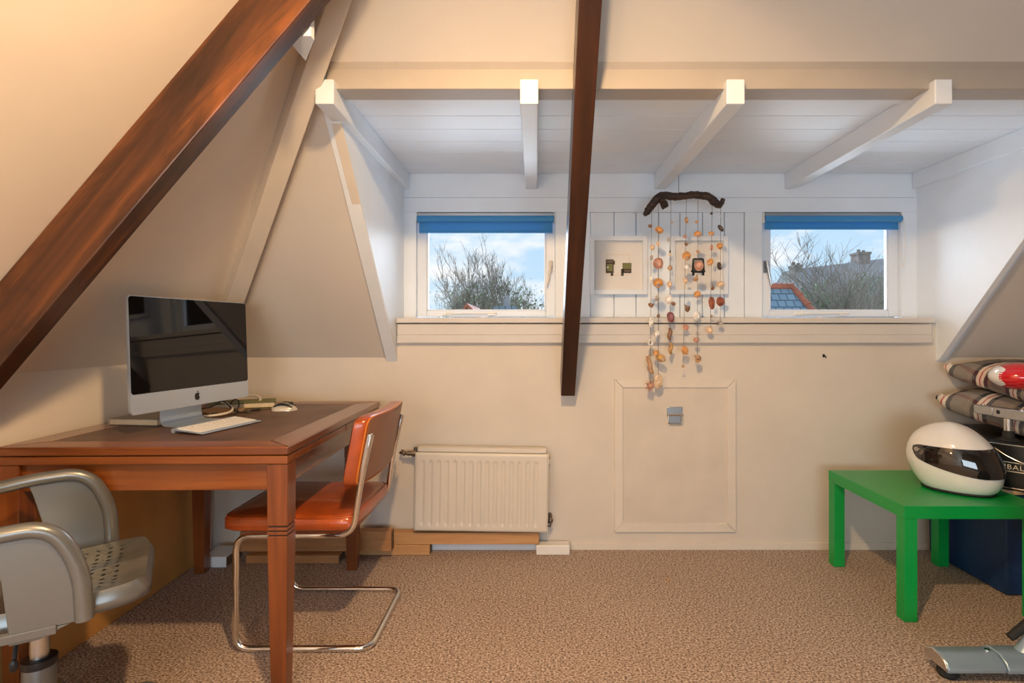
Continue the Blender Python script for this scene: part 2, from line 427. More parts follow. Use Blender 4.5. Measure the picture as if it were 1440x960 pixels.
for g0, g1 in zip(gx, gx[1:]): box(b, (Xd(g0)+.002, YD+.012, WZ0-.004), (Xd(g1)-.002, YD+.031, WZ1))
struct('wall_dormer_planks', b, 'paint_white', 'white vertical planks between the two windows', 'wall', smooth=0, bevel=.003)
# sill
b = BM()
box(b, (DX0+.001, YB-.038, 1.168), (2.04, YD+.002, 1.195))
struct('trim_1', b, 'paint_trim', 'long white windowsill board', 'sill', smooth=0, bevel=.004)
b = BM(); box(b, (DX0+.004, YB-.024, 1.107), (2.034, YB+.01, 1.162)); box(b, (DX0+.004, YB-.030, 1.066), (2.034, YB+.01, 1.107))
struct('trim_2', b, 'paint_trim', 'white fascia board under the windowsill', 'trim', smooth=0, bevel=.003)
# edge strips along the cheeks
sl = Vector((0, -1, TB)).normalized()
def slope_strip(x0, x1, z0, z1, lift, name, mat, label):
    nn = Vector((0, -TB, -1)).normalized()*lift; q = .002*nn.normalized()
    A, B = Vector((0, slopeY(z0), z0)), Vector((0, slopeY(z1), z1))
    bb = BM(); prism(bb, [A-q, B-q, B+nn, A+nn], (x1-x0, 0, 0))
    for v in bb.verts: v.co.x += x0
    return struct(name, bb, mat, label, 'trim', smooth=0, bevel=.002)
slope_strip(DX0-.036, DX0+.001, ZK+.001, 1.89, .005, 'trim_3', 'paint_cream', 'cream strip along the left edge of the dormer')
slope_strip(DX1-.002, DX1+.030, ZK+.001, 1.93, .024, 'trim_4', 'paint_white', 'white strip along the right edge of the dormer')
# purlins
b = BM()
yp = 1.88
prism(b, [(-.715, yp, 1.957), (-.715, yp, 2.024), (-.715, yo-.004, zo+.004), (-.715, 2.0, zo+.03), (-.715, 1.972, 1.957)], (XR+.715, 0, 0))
struct('trim_5', b, 'paint_dimmed', 'long cream purlin over the dormer opening', 'beam', smooth=0, bevel=.003)
b = BM(); box(b, (-.70, 1.974, 1.966), (DX1+.02, 2.03, 2.03)); struct('trim_6', b, 'paint_white', 'white batten behind the purlin', 'batten', smooth=0)
b = BM(); prism(b, [(-.706, 1.542, 1.957), (-.630, 1.542, 1.957), (-.630, 1.567, 1.957), (-.706, 1.69, 1.957)], (0, 0, .07)); struct('trim_7', b, 'paint_white', 'pale purlin on the sloping ceiling above the desk', 'beam', smooth=0, bevel=.003)
b = BM(); box(b, (.30, YF, 2.287), (.37, slopeY(2.23)+.03, ZT+.02)); struct('shade_beam', b, 'paint_cream', 'unseen cream beam added overhead to shade the right of the roof', 'beam', smooth=0, bevel=.003)  # unseen blocker, added to keep lamplight off the right-hand slope and purlin
# dormer beams
for i, (x0, x1, lab) in enumerate(((-.743, -.680, 'white ceiling beam along the left cheek of the dormer'), (-.05, .0125, 'white ceiling beam just left of the dark post'),
                    (.649, .711, 'white ceiling beam above the shell mobile'), (1.353, 1.413, 'white ceiling beam above the right-hand window'),
                    (2.046, 2.11, 'white ceiling beam along the right cheek of the dormer'))):
    b = BM()
    prism(b, [(x0, 1.853, 1.8945), (x0, 1.853, ZC), (x0, YD+.002, ZC+.001), (x0, YD+.002, 1.8945)], (x1-x0, 0, 0))
    o = struct('ceiling_beam', b, 'paint_white', lab, 'beam', smooth=0, bevel=.004)
# hip rafter board
h0 = Vector((XW, YB, ZK)); hd = Vector((1, -TL/TB, TL)); hdn = hd.normalized()
b = BM(); box(b, (.0, -.020, -.06), (2.35, .050, .100))
o = struct('hip_beam', b, 'paint_cream', 'cream boxed hip beam in the corner of the roof', 'beam', smooth=0, bevel=.003)
inn = Vector((1.17/1.54, -1.1/1.49, -1.35)); inn = (inn - hdn*inn.dot(hdn)).normalized()
axis_obj(o, h0 + inn*.0, hdn, inn)
# dark principal rafters
b = BM(); box(b, (0, 0, 0), (3.0, .065, .149))
o = struct('dark_rafter', b, 'beam', 'dark stained diagonal rafter above the desk', 'beam', smooth=0, bevel=.004)
YR = 1.47
q0, q1 = px(167, 318, YR), px(437, 0, YR); dq = (q1 - q0).normalized()
m = Matrix((dq, Vector((0, 1, 0)), dq.cross(Vector((0, 1, 0))))).transposed().to_4x4(); m.translation = q0 - dq*1.1; o.matrix_world = m
b = BM(); box(b, (0, 0, 0), (2.6, .070, .13))
o = struct('dark_rafter', b, 'beam_red', 'dark stained leaning post in front of the dormer', 'beam', smooth=0, bevel=.004)
p0 = Vector((.131, 2.74, .801)); dd = Vector((0, -1, 1.18)).normalized()
yy = Vector((1, 0, 0)); m = Matrix((dd, yy, dd.cross(yy))).transposed().to_4x4(); m.translation = p0; o.matrix_world = m
# cut foot level with the photograph's flat end: small shadowed cap
# baseboards
b = BM(); box(b, (pX(803, 2.82), YB-.012, 0), (XR, YB+.01, .038)); struct('baseboard_back', b, 'paint_cream', 'low cream baseboard', 'baseboard', smooth=0, bevel=.003)
b = BM(); box(b, (-1.5, YB-.012, 0), (pX(756, 2.82), YB+.01, .045)); struct('baseboard_left', b, 'paint_white', 'white baseboard under the radiator', 'baseboard', smooth=0, bevel=.003)

# ------------------------------------------------------------------ windows and blinds
def window(n, X0, X1, hside, label):
    root = bpy.data.objects.new('window_%d' % n, None); COL.objects.link(root)
    root.location = ((X0+X1)/2, YD, WZ0); tag(root, label, 'window', kind='structure')
    w = (X1 - X0)/2; H = WZ1 - WZ0
    b = BM(); s, t = .052, .034
    y0, y1 = .028, .062
    box(b, (-w, y0, 0), (-w+s, y1, H)); box(b, (w-s, y0, 0), (w, y1, H))
    box(b, (-w+s, y0, 0), (w-s, y1, t)); box(b, (-w+s, y0, H-t), (w-s, y1, H))
    obj('sash', b, 'white_gloss', root, bevel=.004, smooth=0)
    b = BM(); s2 = s - .008
    for q in ((-1, 1)):
        x = q*(w-s); box(b, (min(x, x-q*.008), y0+.006, t), (max(x, x-q*.008), y1-.004, H-t))
    box(b, (-w+s, y0+.006, t), (w-s, y1-.004, t+.006))
    obj('glazing_bead', b, 'white_gloss', root, bevel=.002, smooth=0)
    b = BM(); box(b, (-w+s-.004, .046, t-.004), (w-s+.004, .050, H-t+.004)); obj('pane', b, 'glass', root, smooth=0)
    # casement stay on the bottom rail
    b = BM(); sx = -.10 if n == 1 else -.06
    tube(b, [(sx-.12, y0-.012, .017), (sx+.16, y0-.012, .021)], .005, 8)
    for q in (sx-.11, sx+.13): box(b, (q-.022, y0-.012, .006), (q+.022, y0, .026))
    tube(b, [(sx-.125, y0-.02, .017), (sx-.125, y0, .017)], .009, 10)
    obj('window_stay', b, 'white_plastic', root, bevel=.002)
    # handle
    hx = hside*(w-.024); hz = 1.475 - WZ0
    b = BM(); box(b, (hx-.010, y0-.008, hz-.03), (hx+.010, y0, hz+.035))
    pl = obj('handle_plate', b, 'zinc', root, bevel=.002)
    b = BM(); k = -1 if hside > 0 else 1
    tube(b, [(hx, y0, hz+.018), (hx, y0-.03, hz+.018)], .008, 10)
    tube(b, catmull([(hx, y0-.03, hz+.028), (hx+k*.006, y0-.034, hz-.02), (hx+k*.02, y0-.036, hz-.10)], 5), [.010]*4+[.008]*4+[.006]*3, 10)
    obj('window_handle', b, 'paint_cream' if n == 1 else 'zinc', root)
    return root
window(1, *W1, 1, 'white casement window left of the dark post')
window(2, *W2, -1, 'white casement window right of the shell mobile')
def blind(X0, X1, drop, label, chain):
    z1 = WZ1; root = thing('roller_blind', label, 'blind', ((X0+X1)/2, YD, z1), 0, 'blue roller blinds')
    w = (X1-X0)/2 - .004
    b = BM(); box(b, (-w, .004, -.022), (w, .028, -.002)); obj('headrail', b, 'zinc', root, bevel=.003)
    b = BM(); tube(b, [(-w+.006, -.010, -.039), (w-.006, -.010, -.039)], .0178, 24); obj('roll', b, 'blind', root)
    b = BM(); box(b, (-w+.012, .0052, -drop), (w-.012, .0072, -.040)); obj('fabric', b, 'blind', root)
    b = BM(); box(b, (-w+.012, .001, -drop-.006), (w-.012, .011, -drop+.006)); obj('hem_bar', b, 'blind', root, bevel=.002)
    for q in (-1, 1):
        b = BM(); prism(b, [(q*w-.003, -.02, -.06), (q*w-.003, .02, -.06), (q*w-.003, .026, 0), (q*w-.003, -.008, 0)], (.006, 0, 0))
        obj('bracket', b, 'white_plastic', root, bevel=.002)
    if chain:
        b = BM(); pts = []
        for k in range(40):
            a = 2*PI*k/40; pts.append((w-.002+.012*math.cos(a), -.018, -.17+.13*math.sin(a)))
        for p in pts: ellipsoid(b, p, (.0032,)*3, 6, 4)
        tube(b, pts, .0012, 4, closed=True)
        obj('chain', b, 'white_plastic', root)
    return root
blind(*W1, .107, 'blue roller blind drawn up over the window left of the dark post', False)
blind(*W2, .088, 'blue roller blind with a bead chain over the right-hand window', True)

# ------------------------------------------------------------------ radiator, hatch and wall bits
def radiator():
    Y = 2.73; X0, X1 = pX(582, Y), pX(770, Y); w = (X1-X0)/2; zb, zt = .127, .516; H = zt-zb
    root = thing('radiator', 'cream panel radiator on the wall behind the orange chair', 'radiator', ((X0+X1)/2, Y, zb)); root.rotation_euler = (0, math.radians(.9), 0)
    b = BM(); nx, nz = 182, 60; grid = []
    pitch = 2*w*.885/14.6; g0 = -w + .038
    for j in range(nz+1):
        row = []
        for i in range(nx+1):
            x = -w + 2*w*i/nx; z = H*j/nz; d = 0
            k = round((x-g0)/pitch)
            if 0 <= k <= 14:
                dx = abs(x-(g0+k*pitch)); zz = min(max(z, .040), H-.048); dz = z-zz
                r = math.hypot(dx, dz); R = pitch*.27
                d = .006*min(1, max(0, (R-r)/(.006)+.0))
            e = min(x+w, w-x, z, H-z)
            row.append(b.verts.new((x, d + (.006 if e < .0045 else 0) - .0, z)))
        grid.append(row)
    for j in range(nz):
        for i in range(nx): b.faces.new([grid[j][i], grid[j][i+1], grid[j+1][i+1], grid[j+1][i]])
    obj('front_panel', b, 'radiator', root, smooth=50)
    b = BM(); box(b, (-w, .009, 0), (w, .022, H)); box(b, (-w+.01, .022, .02), (w-.01, .06, H-.01)); obj('body', b, 'radiator', root, bevel=.003)
    b = BM(); box(b, (-w+.008, .02, H), (w-.012, .068, H+.024)); obj('top_grille', b, 'radiator', root, bevel=.004)
    b = BM(); z = H-.012
    tube(b, [(-w+.012, .04, z), (-w-.03, .04, z)], .010, 12); tube(b, [(-w-.026, .04, z), (-w-.05, .04, z)], .013, 8); tube(b, [(-w-.05, .04, z), (-w-.085, .05, z), (-w-.085, .095, z)], .0075, 10)
    tube(b, [(-w-.004, .04, z), (-w-.022, .04, z)], .017, 6); tube(b, [(-w-.006, .04, z+.006), (-w-.006, .04, z+.032)], .009, 10)
    tube(b, [(-w-.058, .04, z), (-w-.068, .04, z)], .014, 6)
    obj('valve', b, 'brass_dark', root)
    b = BM(); tube(b, [(w-.01, .04, .03), (w+.012, .04, .03)], .010, 10); tube(b, [(w+.008, .04, .018), (w+.012, .04, .05), (w+.014, .06, .06), (w+.014, .095, .062)], .010, 10)
    ellipsoid(b, (w+.016, .035, .05), (.012, .012, .015), 12, 8)
    obj('return_valve', b, 'brass_dark', root)
    b = BM(); tube(b, [(w-.002, .03, H-.02), (w+.008, .03, H-.02)], .007, 8); obj('vent_plug', b, 'brass_dark', root)
radiator()
def hatch():
    Y = YB; x0, x1 = pX(864, 2.82), pX(1035, 2.82); z1, z0 = pZ(533, 2.82), pZ(748, 2.82)
    root = thing('access_hatch', 'cream framed access hatch low in the wall below the shell mobile', 'hatch', ((x0+x1)/2, Y, z0))
    w = (x1-x0)/2; H = z1-z0; t = .044
    b = BM(); box(b, (-w+t-.004, -.005, t-.004), (w-t+.004, .01, H-t+.004)); obj('panel', b, 'hatch', root, smooth=0)
    b = BM()
    for quad in ([(-w, 0), (w, 0), (w-t, t), (-w+t, t)], [(-w, H), (w, H), (w-t, H-t), (-w+t, H-t)],
                 [(-w, 0), (-w, H), (-w+t, H-t), (-w+t, t)], [(w, 0), (w, H), (w-t, H-t), (w-t, t)]):
        c = Vector((sum(p[0] for p in quad)/4, sum(p[1] for p in quad)/4))
        q = [(c.x+(p[0]-c.x)*.9985, -.013, c.y+(p[1]-c.y)*.9985) for p in quad]
        prism(b, q, (0, .02, 0))
    fr = obj('frame', b, 'paint_cream', root, smooth=0, bevel=.0025)
    for x, z in ((-w+.022, .11), (-w+.022, H-.11), (w-.022, .12), (w-.022, H*.55), (w-.022, H-.1), (-.22, .022), (0, .022), (.22, .022), (-.2, H-.022), (.2, H-.022)):
        b = BM(); lathe(b, [(.0035, 0), (.0035, .0012), (0, .0015)], (x, -.0145, z), 8, 'y'); obj('screw', b, 'hatch', fr)
    lx = pX(949, 2.82)-(x0+x1)/2; lz = pZ(584, 2.82)-z0
    b = BM(); box(b, (lx-.040, -.009, lz+.004), (lx+.040, -.004, lz+.044)); box(b, (lx-.034, -.009, lz-.046), (lx+.034, -.004, lz+.004))
    la = obj('latch', b, 'zinc', root, bevel=.004)
    b = BM(); tube(b, rounded_path([(lx-.032, -.016, lz+.002), (lx-.038, -.018, lz-.042), (lx+.038, -.018, lz-.042), (lx+.032, -.016, lz+.002)], .012), .0035, 8)
    tube(b, [(lx-.042, -.013, lz+.004), (lx+.042, -.013, lz+.004)], .006, 10)
    obj('pull_ring', b, 'chrome', la)
hatch()
b = BM(); hx, hz = pX(1158, YB), pZ(500, YB)
box(b, (hx-.005, YB-.003, hz-.008), (hx+.005, YB+.002, hz+.008)); tube(b, catmull([(hx, YB, hz+.004), (hx+.002, YB-.012, hz), (hx+.006, YB-.014, hz-.007), (hx+.008, YB-.008, hz-.010)], 4), .0026, 8)
tag(obj('wall_hook', b, 'black_plastic'), 'small black hook on the cream wall below the right-hand window', 'hook')
b = BM(); tx0, tx1 = pX(754, 2.77), pX(801, 2.77); box(b, (tx0, 2.755, .001), (tx1, YB-.014, .050))
tag(obj('cable_trunking', b, 'white_plastic', bevel=.004), 'short white cable trunking block on the floor beside the radiator', 'trunking')

b = BM(); q = px(940, 815, 2.485); prism(b, [(-.010, -.004, 0), (.008, -.006, 0), (.012, .002, 0), (-.004, .006, 0)], (0, 0, .004)); o = obj('wood_chip', b, 'pine_light', bevel=.0008, smooth=0); place(o, (q.x, q.y, .0008), .3)
tag(o, 'tiny pale wood chip lying alone in the middle of the carpet', 'wood chip')
# spare timbers lying along the wall
def timber(name, x0, x1, y0, y1, z0, z1, mat, label, rot=0, group='spare timbers along the wall'):
    L, Wd, H = x1-x0, y1-y0, z1-z0
    b = BM(); box(b, (-L/2, -Wd/2, 0), (L/2, Wd/2, H))
    o = obj(name, b, mat, bevel=.003); place(o, ((x0+x1)/2, (y0+y1)/2, z0), rot); tag(o, label, 'timber', group)
    b = BM(); box(b, (L/2-.001, -Wd/2+.003, .003), (L/2+.0012, Wd/2-.003, H-.003)); obj('end_grain', b, 'endgrain', o, smooth=0)
    return o
timber('timber_plank', -1.35, pX(758, 2.77), 2.760, 2.813, .0525, .112, 'pine_light', 'long pale pine plank lying under the radiator')
timber('timber_plank', -1.35, pX(605, 2.77), 2.755, 2.813, .001, .052, 'pine_light', 'short pale pine plank on the floor below the long plank')
timber('timber_beam', -1.45, pX(550, 2.70), 2.697, 2.748, .042, .140, 'pine', 'thick brown timber beam with a dark sawn end behind the orange chair', math.radians(.6))
t4 = timber('timber_plank', -1.40, pX(477, 2.66), 2.655, 2.735, .001, .0405, 'pine', 'flat brown timber plank with a white sticker under the thick beam')
b = BM(); box(b, (-.118, -.0412, .006), (-.02, -.0398, .034)); obj('sticker', b, 'white_plastic', t4, smooth=0, label='white paper sticker')
timber('timber_plank', -1.585, -1.47, 2.61, 2.75, .001, .052, 'white_gloss', 'short white painted board end beside the far desk leg')

# fibreboard sheet lining the wall under the desk
b = BM(); box(b, (-.012, -.68, 0), (.012, .68, .634)); o = obj('fibreboard_panel', b, 'mdf', bevel=.001, smooth=0)
place(o, (-1.645, 1.97, .001)); tag(o, 'orange brown fibreboard sheet standing against the wall under the desk', 'board')

# ------------------------------------------------------------------ desk
DZ = .775; DW, DD = .885, 1.075; DR = math.radians(1.2)
dfr = Vector((-.752, 1.672, 0))           # front right corner
ex, ey = Vector((math.cos(DR), math.sin(DR), 0)), Vector((-math.sin(DR), math.cos(DR), 0))
dc = dfr - ex*DW/2 + ey*DD/2
desk = thing('desk', 'mahogany draw-leaf writing desk with a dark inlaid top', 'desk', dc, DR)
def dl(v): # world -> desk local
    v = Vector(v) - dc; return Vector((v.dot(ex), v.dot(ey), v.z))
def build_desk():
    w, d, t, bw = DW/2, DD/2, .026, .098
    def mitre(quads, name, mat):
        for q in quads:
            b = BM(); prism(b, [(x, y, DZ-t) for x, y in q], (0, 0, t)); obj(name, b, mat, desk, bevel=.004, smooth=0)
    e = .0006
    mitre([[(-w, -d), (w, -d), (w-bw-e, -d+bw-e), (-w+bw+e, -d+bw-e)], [(w, d), (-w, d), (-w+bw+e, d-bw+e), (w-bw-e, d-bw+e)]], 'top_board', 'desk')
    mitre([[(w, -d+e), (w, d-e), (w-bw, d-bw), (w-bw, -d+bw)], [(-w, d-e), (-w, -d+e), (-w+bw, -d+bw), (-w+bw, d-bw)]], 'top_board', 'desk_y')
    b = BM(); box(b, (-w+bw, -d+bw, DZ-t), (w-bw, d-bw, DZ-.0008)); obj('inlay', b, 'desk_inlay', desk, smooth=0)
    # leaves underneath
    b = BM(); box(b, (-w+.004, -d+.004, DZ-.055), (w-.004, .02, DZ-.0285)); obj('draw_leaf', b, 'desk', desk, bevel=.004, smooth=0)
    b = BM(); box(b, (-w+.004, .024, DZ-.055), (w-.004, d-.004, DZ-.0285)); obj('draw_leaf', b, 'desk', desk, bevel=.004, smooth=0)
    # apron
    b = BM(); za, zb = DZ-.138, DZ-.056; fy, by = -d+.022, d-.19
    for yy in (fy, by-.022):
        b = BM(); box(b, (-w+.055, yy, za), (w-.07, yy+.022, zb)); obj('apron', b, 'desk', desk, bevel=.002, smooth=0)
    for xx in (w-.058, -w+.022):
        b = BM(); box(b, (xx, -d+.06, za), (xx+.022, d-.21, zb)); obj('side_apron', b, 'desk_y', desk, bevel=.002, smooth=0)
    fl = dl((-1.558, 2.565, 0)); fr = dl((-.862, 2.600, 0))
    for cx, cy in ((w-.037, -d+.040), (-w+.040, -d+.040), (fl.x, fl.y), (fr.x-.0, fr.y)):
        b = BM(); s, s2 = .031, .023
        zt, zg = DZ-.056, DZ-.245
        box(b, (cx-s, cy-s, zg), (cx+s, cy+s, zt))
        hexa(b, [(cx-s2, cy-s2, .001), (cx+s2, cy-s2, .001), (cx+s2, cy+s2, .001), (cx-s2, cy+s2, .001)],
             [(cx-s, cy-s, zg-.0415), (cx+s, cy-s, zg-.0415), (cx+s, cy+s, zg-.0415), (cx-s, cy+s, zg-.0415)])
        for k in range(3):
            z = zg-.010-.0135*k; box(b, (cx-s, cy-s, z-.0045), (cx+s, cy+s, z+.0045))
        leg = obj('leg', b, 'desk_z', desk, bevel=.0018, smooth=0)
        b = BM(); box(b, (cx-s+.003, cy-s+.003, zg-.043), (cx+s-.003, cy+s-.003, zg+.001)); obj('groove', b, 'groove', leg, smooth=0)
build_desk()

# ------------------------------------------------------------------ computer
def computer():
    c = Vector((-1.29, 2.09, DZ)); th = math.atan2(.54, .105)
    root = thing('desktop_computer', 'slim silver all-in-one computer with a black screen on the desk', 'computer', c, th)
    W, H, zb, tilt = .553, .401, .071, math.radians(2.2)
    R = Matrix.Rotation(-tilt, 3, 'X')
    def tp(x, y, z): v = R @ Vector((x, y, z)); return Vector((v.x, v.y, v.z+zb))
    def rrect(x0, x1, z0, z1, r, n=6):
        out = []
        for cx_, cz_, a0 in ((x1-r, z1-r, 0), (x0+r, z1-r, 90), (x0+r, z0+r, 180), (x1-r, z0+r, 270)):
            for k in range(n+1):
                a = math.radians(a0+90*k/n); out.append((cx_+r*math.cos(a), cz_+r*math.sin(a)))
        return out
    rr = rrect(-W/2, W/2, 0, H, .013)
    # casing with bulged back
    b = BM(); rings = []
    for y, s, lift in ((-.005, 1, 0), (.004, 1, 0), (.010, .985, 0), (.022, .80, 0), (.034, .5, 0), (.040, .2, 0)):
        rings.append([b.verts.new(tp(x*s, y, H/2+(z-H/2)*s)) for x, z in rr])
    for A, B in zip(rings, rings[1:]):
        for k in range(len(A)): b.faces.new([A[k], A[(k+1) % len(A)], B[(k+1) % len(A)], B[k]])
    b.faces.new(rings[0][::-1]); b.faces.new(rings[-1])
    obj('casing', b, 'alu', root, smooth=40)
    chin = .068
    g = [(x, z) for x, z in rrect(-W/2+.002, W/2-.002, chin, H-.002, .0115)]
    g = [(x, z) for x, z in g]
    b = BM(); prism(b, [tp(x, -.0065, z) for x, z in g], R @ Vector((0, .003, 0)))
    obj('screen', b, 'screen', root, smooth=0)
    # mark on the chin
    ap = [(0,.62),(.12,.67),(.28,.70),(.42,.60),(.47,.52),(.36,.42),(.31,.30),(.33,.16),(.42,.06),(.50,.02),(.46,-.12),(.38,-.28),(.28,-.42),(.18,-.48),(.08,-.45),(0,-.42),(-.08,-.45),(-.18,-.48),(-.29,-.42),(-.42,-.22),(-.49,0),(-.50,.22),(-.46,.42),(-.38,.58),(-.26,.67),(-.13,.66)]
    s = .023; b = BM()
    prism(b, [tp(x*s, -.0062, chin*.47+(z-.1)*s) for x, z in ap], (0, .0015, 0))
    leaf = [(.0,.72),(.03,.86),(.12,.98),(.24,1.02),(.23,.90),(.14,.77)]
    prism(b, [tp(x*s, -.0062, chin*.47+(z-.1)*s) for x, z in leaf], (0, .0015, 0))
    obj('logo', b, 'black_plastic', root, smooth=0)
    # stand: one bent plate
    b = BM(); prof = [(.055, .20), (.062, .14), (.066, .05), (.065, .025), (.058, .010), (.045, .004), (.02, .003), (-.10, .003)]
    prof = [(p.x, p.y) for p in catmull([Vector((a, c_, 0)) for a, c_ in prof], 4)]
    hw = .095; t = .004; L, U = [], []
    for i, (y, z) in enumerate(prof):
        a = Vector(prof[max(0, i-1)]); c2 = Vector(prof[min(len(prof)-1, i+1)]); d = (c2-a).normalized(); n = Vector((-d.y, d.x))
        L.append((y-n.x*t/2, max(.0003, z-n.y*t/2))); U.append((y+n.x*t/2, z+n.y*t/2))
    for i in range(len(prof)-1):
        quad = [L[i], L[i+1], U[i+1], U[i]]
        prism(b, [(-hw, y, z) for y, z in quad], (2*hw, 0, 0))
    bmesh.ops.remove_doubles(b, verts=b.verts[:], dist=.0001)
    obj('stand', b, 'alu', root, smooth=30)
computer()
def keyboard():
    c = Vector((-1.150, 2.005, DZ+.0005)); th = math.atan2(.292, .067)
    root = thing('keyboard', 'slim white and silver keyboard in front of the computer', 'keyboard', c, th)
    L, D = .282, .118
    b = BM(); hexa(b, [(-L/2, -D/2, .001), (L/2, -D/2, .001), (L/2, D/2, .009), (-L/2, D/2, .009)], [(-L/2, -D/2, .005), (L/2, -D/2, .005), (L/2, D/2, .0165), (-L/2, D/2, .0165)])
    obj('base', b, 'alu', root, bevel=.002)
    b = BM(); tube(b, [(-L/2, D/2+.002, .0092), (L/2, D/2+.002, .0092)], .0088, 16); obj('battery_tube', b, 'alu', root)
    b = BM(); sl_ = (.0165-.005)/D
    rows = [(.008, [1]*14), (.017, [1]*13+[1.6]), (.017, [1.5]+[1]*12+[1.1]), (.017, [1.8]+[1]*11+[1.8]), (.017, [2.3]+[1]*10+[2.3]), (.018, [1, 1, 1, 1.25, 5.1, 1.25, 1, 1, 1, 1])]
    y = D/2-.006
    for h, ks in rows:
        u = (L-.012)/sum(ks); x = -L/2+.006
        for k in ks:
            x0, x1 = x+.0013, x+k*u-.0013; y0, y1 = y-h+.0013, y-.0013
            zf = lambda yy: .005+(yy+D/2)*sl_
            hexa(b, [(x0, y0, zf(y0)), (x1, y0, zf(y0)), (x1, y1, zf(y1)), (x0, y1, zf(y1))], [(x0+.0005, y0+.0005, zf(y0)+.002), (x1-.0005, y0+.0005, zf(y0)+.002), (x1-.0005, y1-.0005, zf(y1)+.002), (x0+.0005, y1-.0005, zf(y1)+.002)])
            x += k*u
        y -= h
    obj('keys', b, 'key_white', root, smooth=0)
keyboard()
def mouse():
    root = thing('computer_mouse', 'pale silver computer mouse with dark side panels near the far desk edge', 'mouse', (-1.110, 2.43, DZ+.0005), math.radians(8))
    b = BM(); prof = []
    nx = 14; rings = []
    for i in range(nx+1):
        t = i/nx; x = -.055+.11*t
        hw = .031*math.sqrt(max(0, 1-(2*t-1)**4))+.0005; h = .036*math.sin(PI*min(1, (t*.92+.06)))**.7*(1-.15*t)+.002
        rings.append([b.verts.new((x, hw*math.cos(a), h*max(0, math.sin(a))**.8)) for a in [PI*k/12 for k in range(13)]])
    for A, B in zip(rings, rings[1:]):
        for k in range(12): b.faces.new([A[k], A[k+1], B[k+1], B[k]])
        b.faces.new([A[12], A[0], B[0], B[12]])
    b.faces.new(rings[0]); b.faces.new(rings[-1][::-1])
    obj('shell', b, 'mouse', root, smooth=60)
    b = BM(); tube(b, catmull([(-.036, -.0275, .021), (-.01, -.026, .031), (.02, -.0265, .028), (.04, -.024, .016)], 5), [.003]*4+[.0055]*8+[.003]*4, 8)
    tube(b, catmull([(-.036, .0275, .021), (-.01, .026, .031), (.02, .0265, .028), (.04, .024, .016)], 5), [.003]*4+[.0055]*8+[.003]*4, 8)
    obj('side_grip', b, 'black_plastic', root)
    b = BM(); lathe(b, [(.008, -.003), (.009, 0), (.008, .003)], (.03, 0, .030), 14, 'y'); obj('scroll_wheel', b, 'black_plastic', root)
    b = BM(); tube(b, catmull([(-.055, 0, .006), (-.085, .004, .003), (-.13, -.012, .0025), (-.19, -.004, .0025)], 5), .002, 6); obj('lead', b, 'cable_black', root)
mouse()
def book(name, loc, rot, L, D, T, cover, label, cat='book'):
    root = thing(name, label, cat, loc, rot)
    b = BM(); box(b, (-L/2, -D/2, 0), (L/2, D/2, .003)); box(b, (-L/2, -D/2, T-.003), (L/2, D/2, T)); box(b, (-L/2, -D/2, 0), (-L/2+.004, D/2, T))
    obj('cover', b, cover, root, bevel=.0015)
    b = BM(); box(b, (-L/2+.004, -D/2+.005, .003), (L/2-.005, D/2-.005, T-.003)); obj('pages', b, 'paper', root, smooth=0)
    return root
book('book', (-1.485, 2.165, DZ+.0005), math.radians(-6), .20, .25, .024, 'book_grey', 'grey covered book lying behind the left side of the computer')
book('book', (-1.345, 2.545, DZ+.0005), math.radians(24), .26, .15, .026, 'book_green', 'olive green book lying under the cables behind the computer')
book('book', (-1.385, 2.36, DZ+.0005), math.radians(-12), .20, .15, .012, 'book_brown', 'thin tan notebook lying behind the computer stand')
def cable(name, pts, r, mat, label, n=8):
    b = BM(); tube(b, catmull(pts, n), r, 8); return tag(obj(name, b, mat), label, 'cable')
def on_desk(pts, r):
    out = []
    for x, y, Y in pts: p = px(x, y, Y); out.append((p.x, p.y, max(p.z, DZ+r+.0008)))
    return out
cable('power_cable', on_desk([(256, 584, 2.25), (272, 585, 2.23), (300, 584, 2.23), (321, 580, 2.28), (327, 574, 2.33), (318, 567, 2.42), (312, 566, 2.47), (330, 573, 2.50), (350, 571, 2.53), (363, 565, 2.56), (366, 560, 2.60), (358, 556, 2.64), (340, 557, 2.66), (318, 562, 2.62)], .0048), .0048, 'cable_white', 'thick white power cable looping over the desk behind the computer')
cable('data_cable', on_desk([(256, 580, 2.27), (262, 576, 2.26), (280, 575, 2.26), (297, 572, 2.27), (305, 567, 2.28), (313, 564, 2.30), (322, 570, 2.32), (327, 576, 2.33), (333, 580, 2.31)], .0024), .0024, 'cable_black', 'thin black cable arching beside the white power cable')
cable('data_cable', on_desk([(305, 580, 2.25), (292, 583, 2.235), (276, 583, 2.235), (262, 581, 2.25), (259, 577, 2.30), (266, 575, 2.32)], .0024), .0024, 'cable_black', 'thin black cable coiled next to the computer stand')
cable('data_cable', on_desk([(329, 586, 2.22), (333, 577, 2.26), (336, 570, 2.30), (335, 563, 2.34), (329, 562, 2.37), (324, 570, 2.38), (334, 578, 2.34), (347, 580, 2.30), (352, 577, 2.36), (366, 575.5, 2.42)], .0028), .0028, 'cable_black', 'looped black cable lying between the keyboard and the mouse')

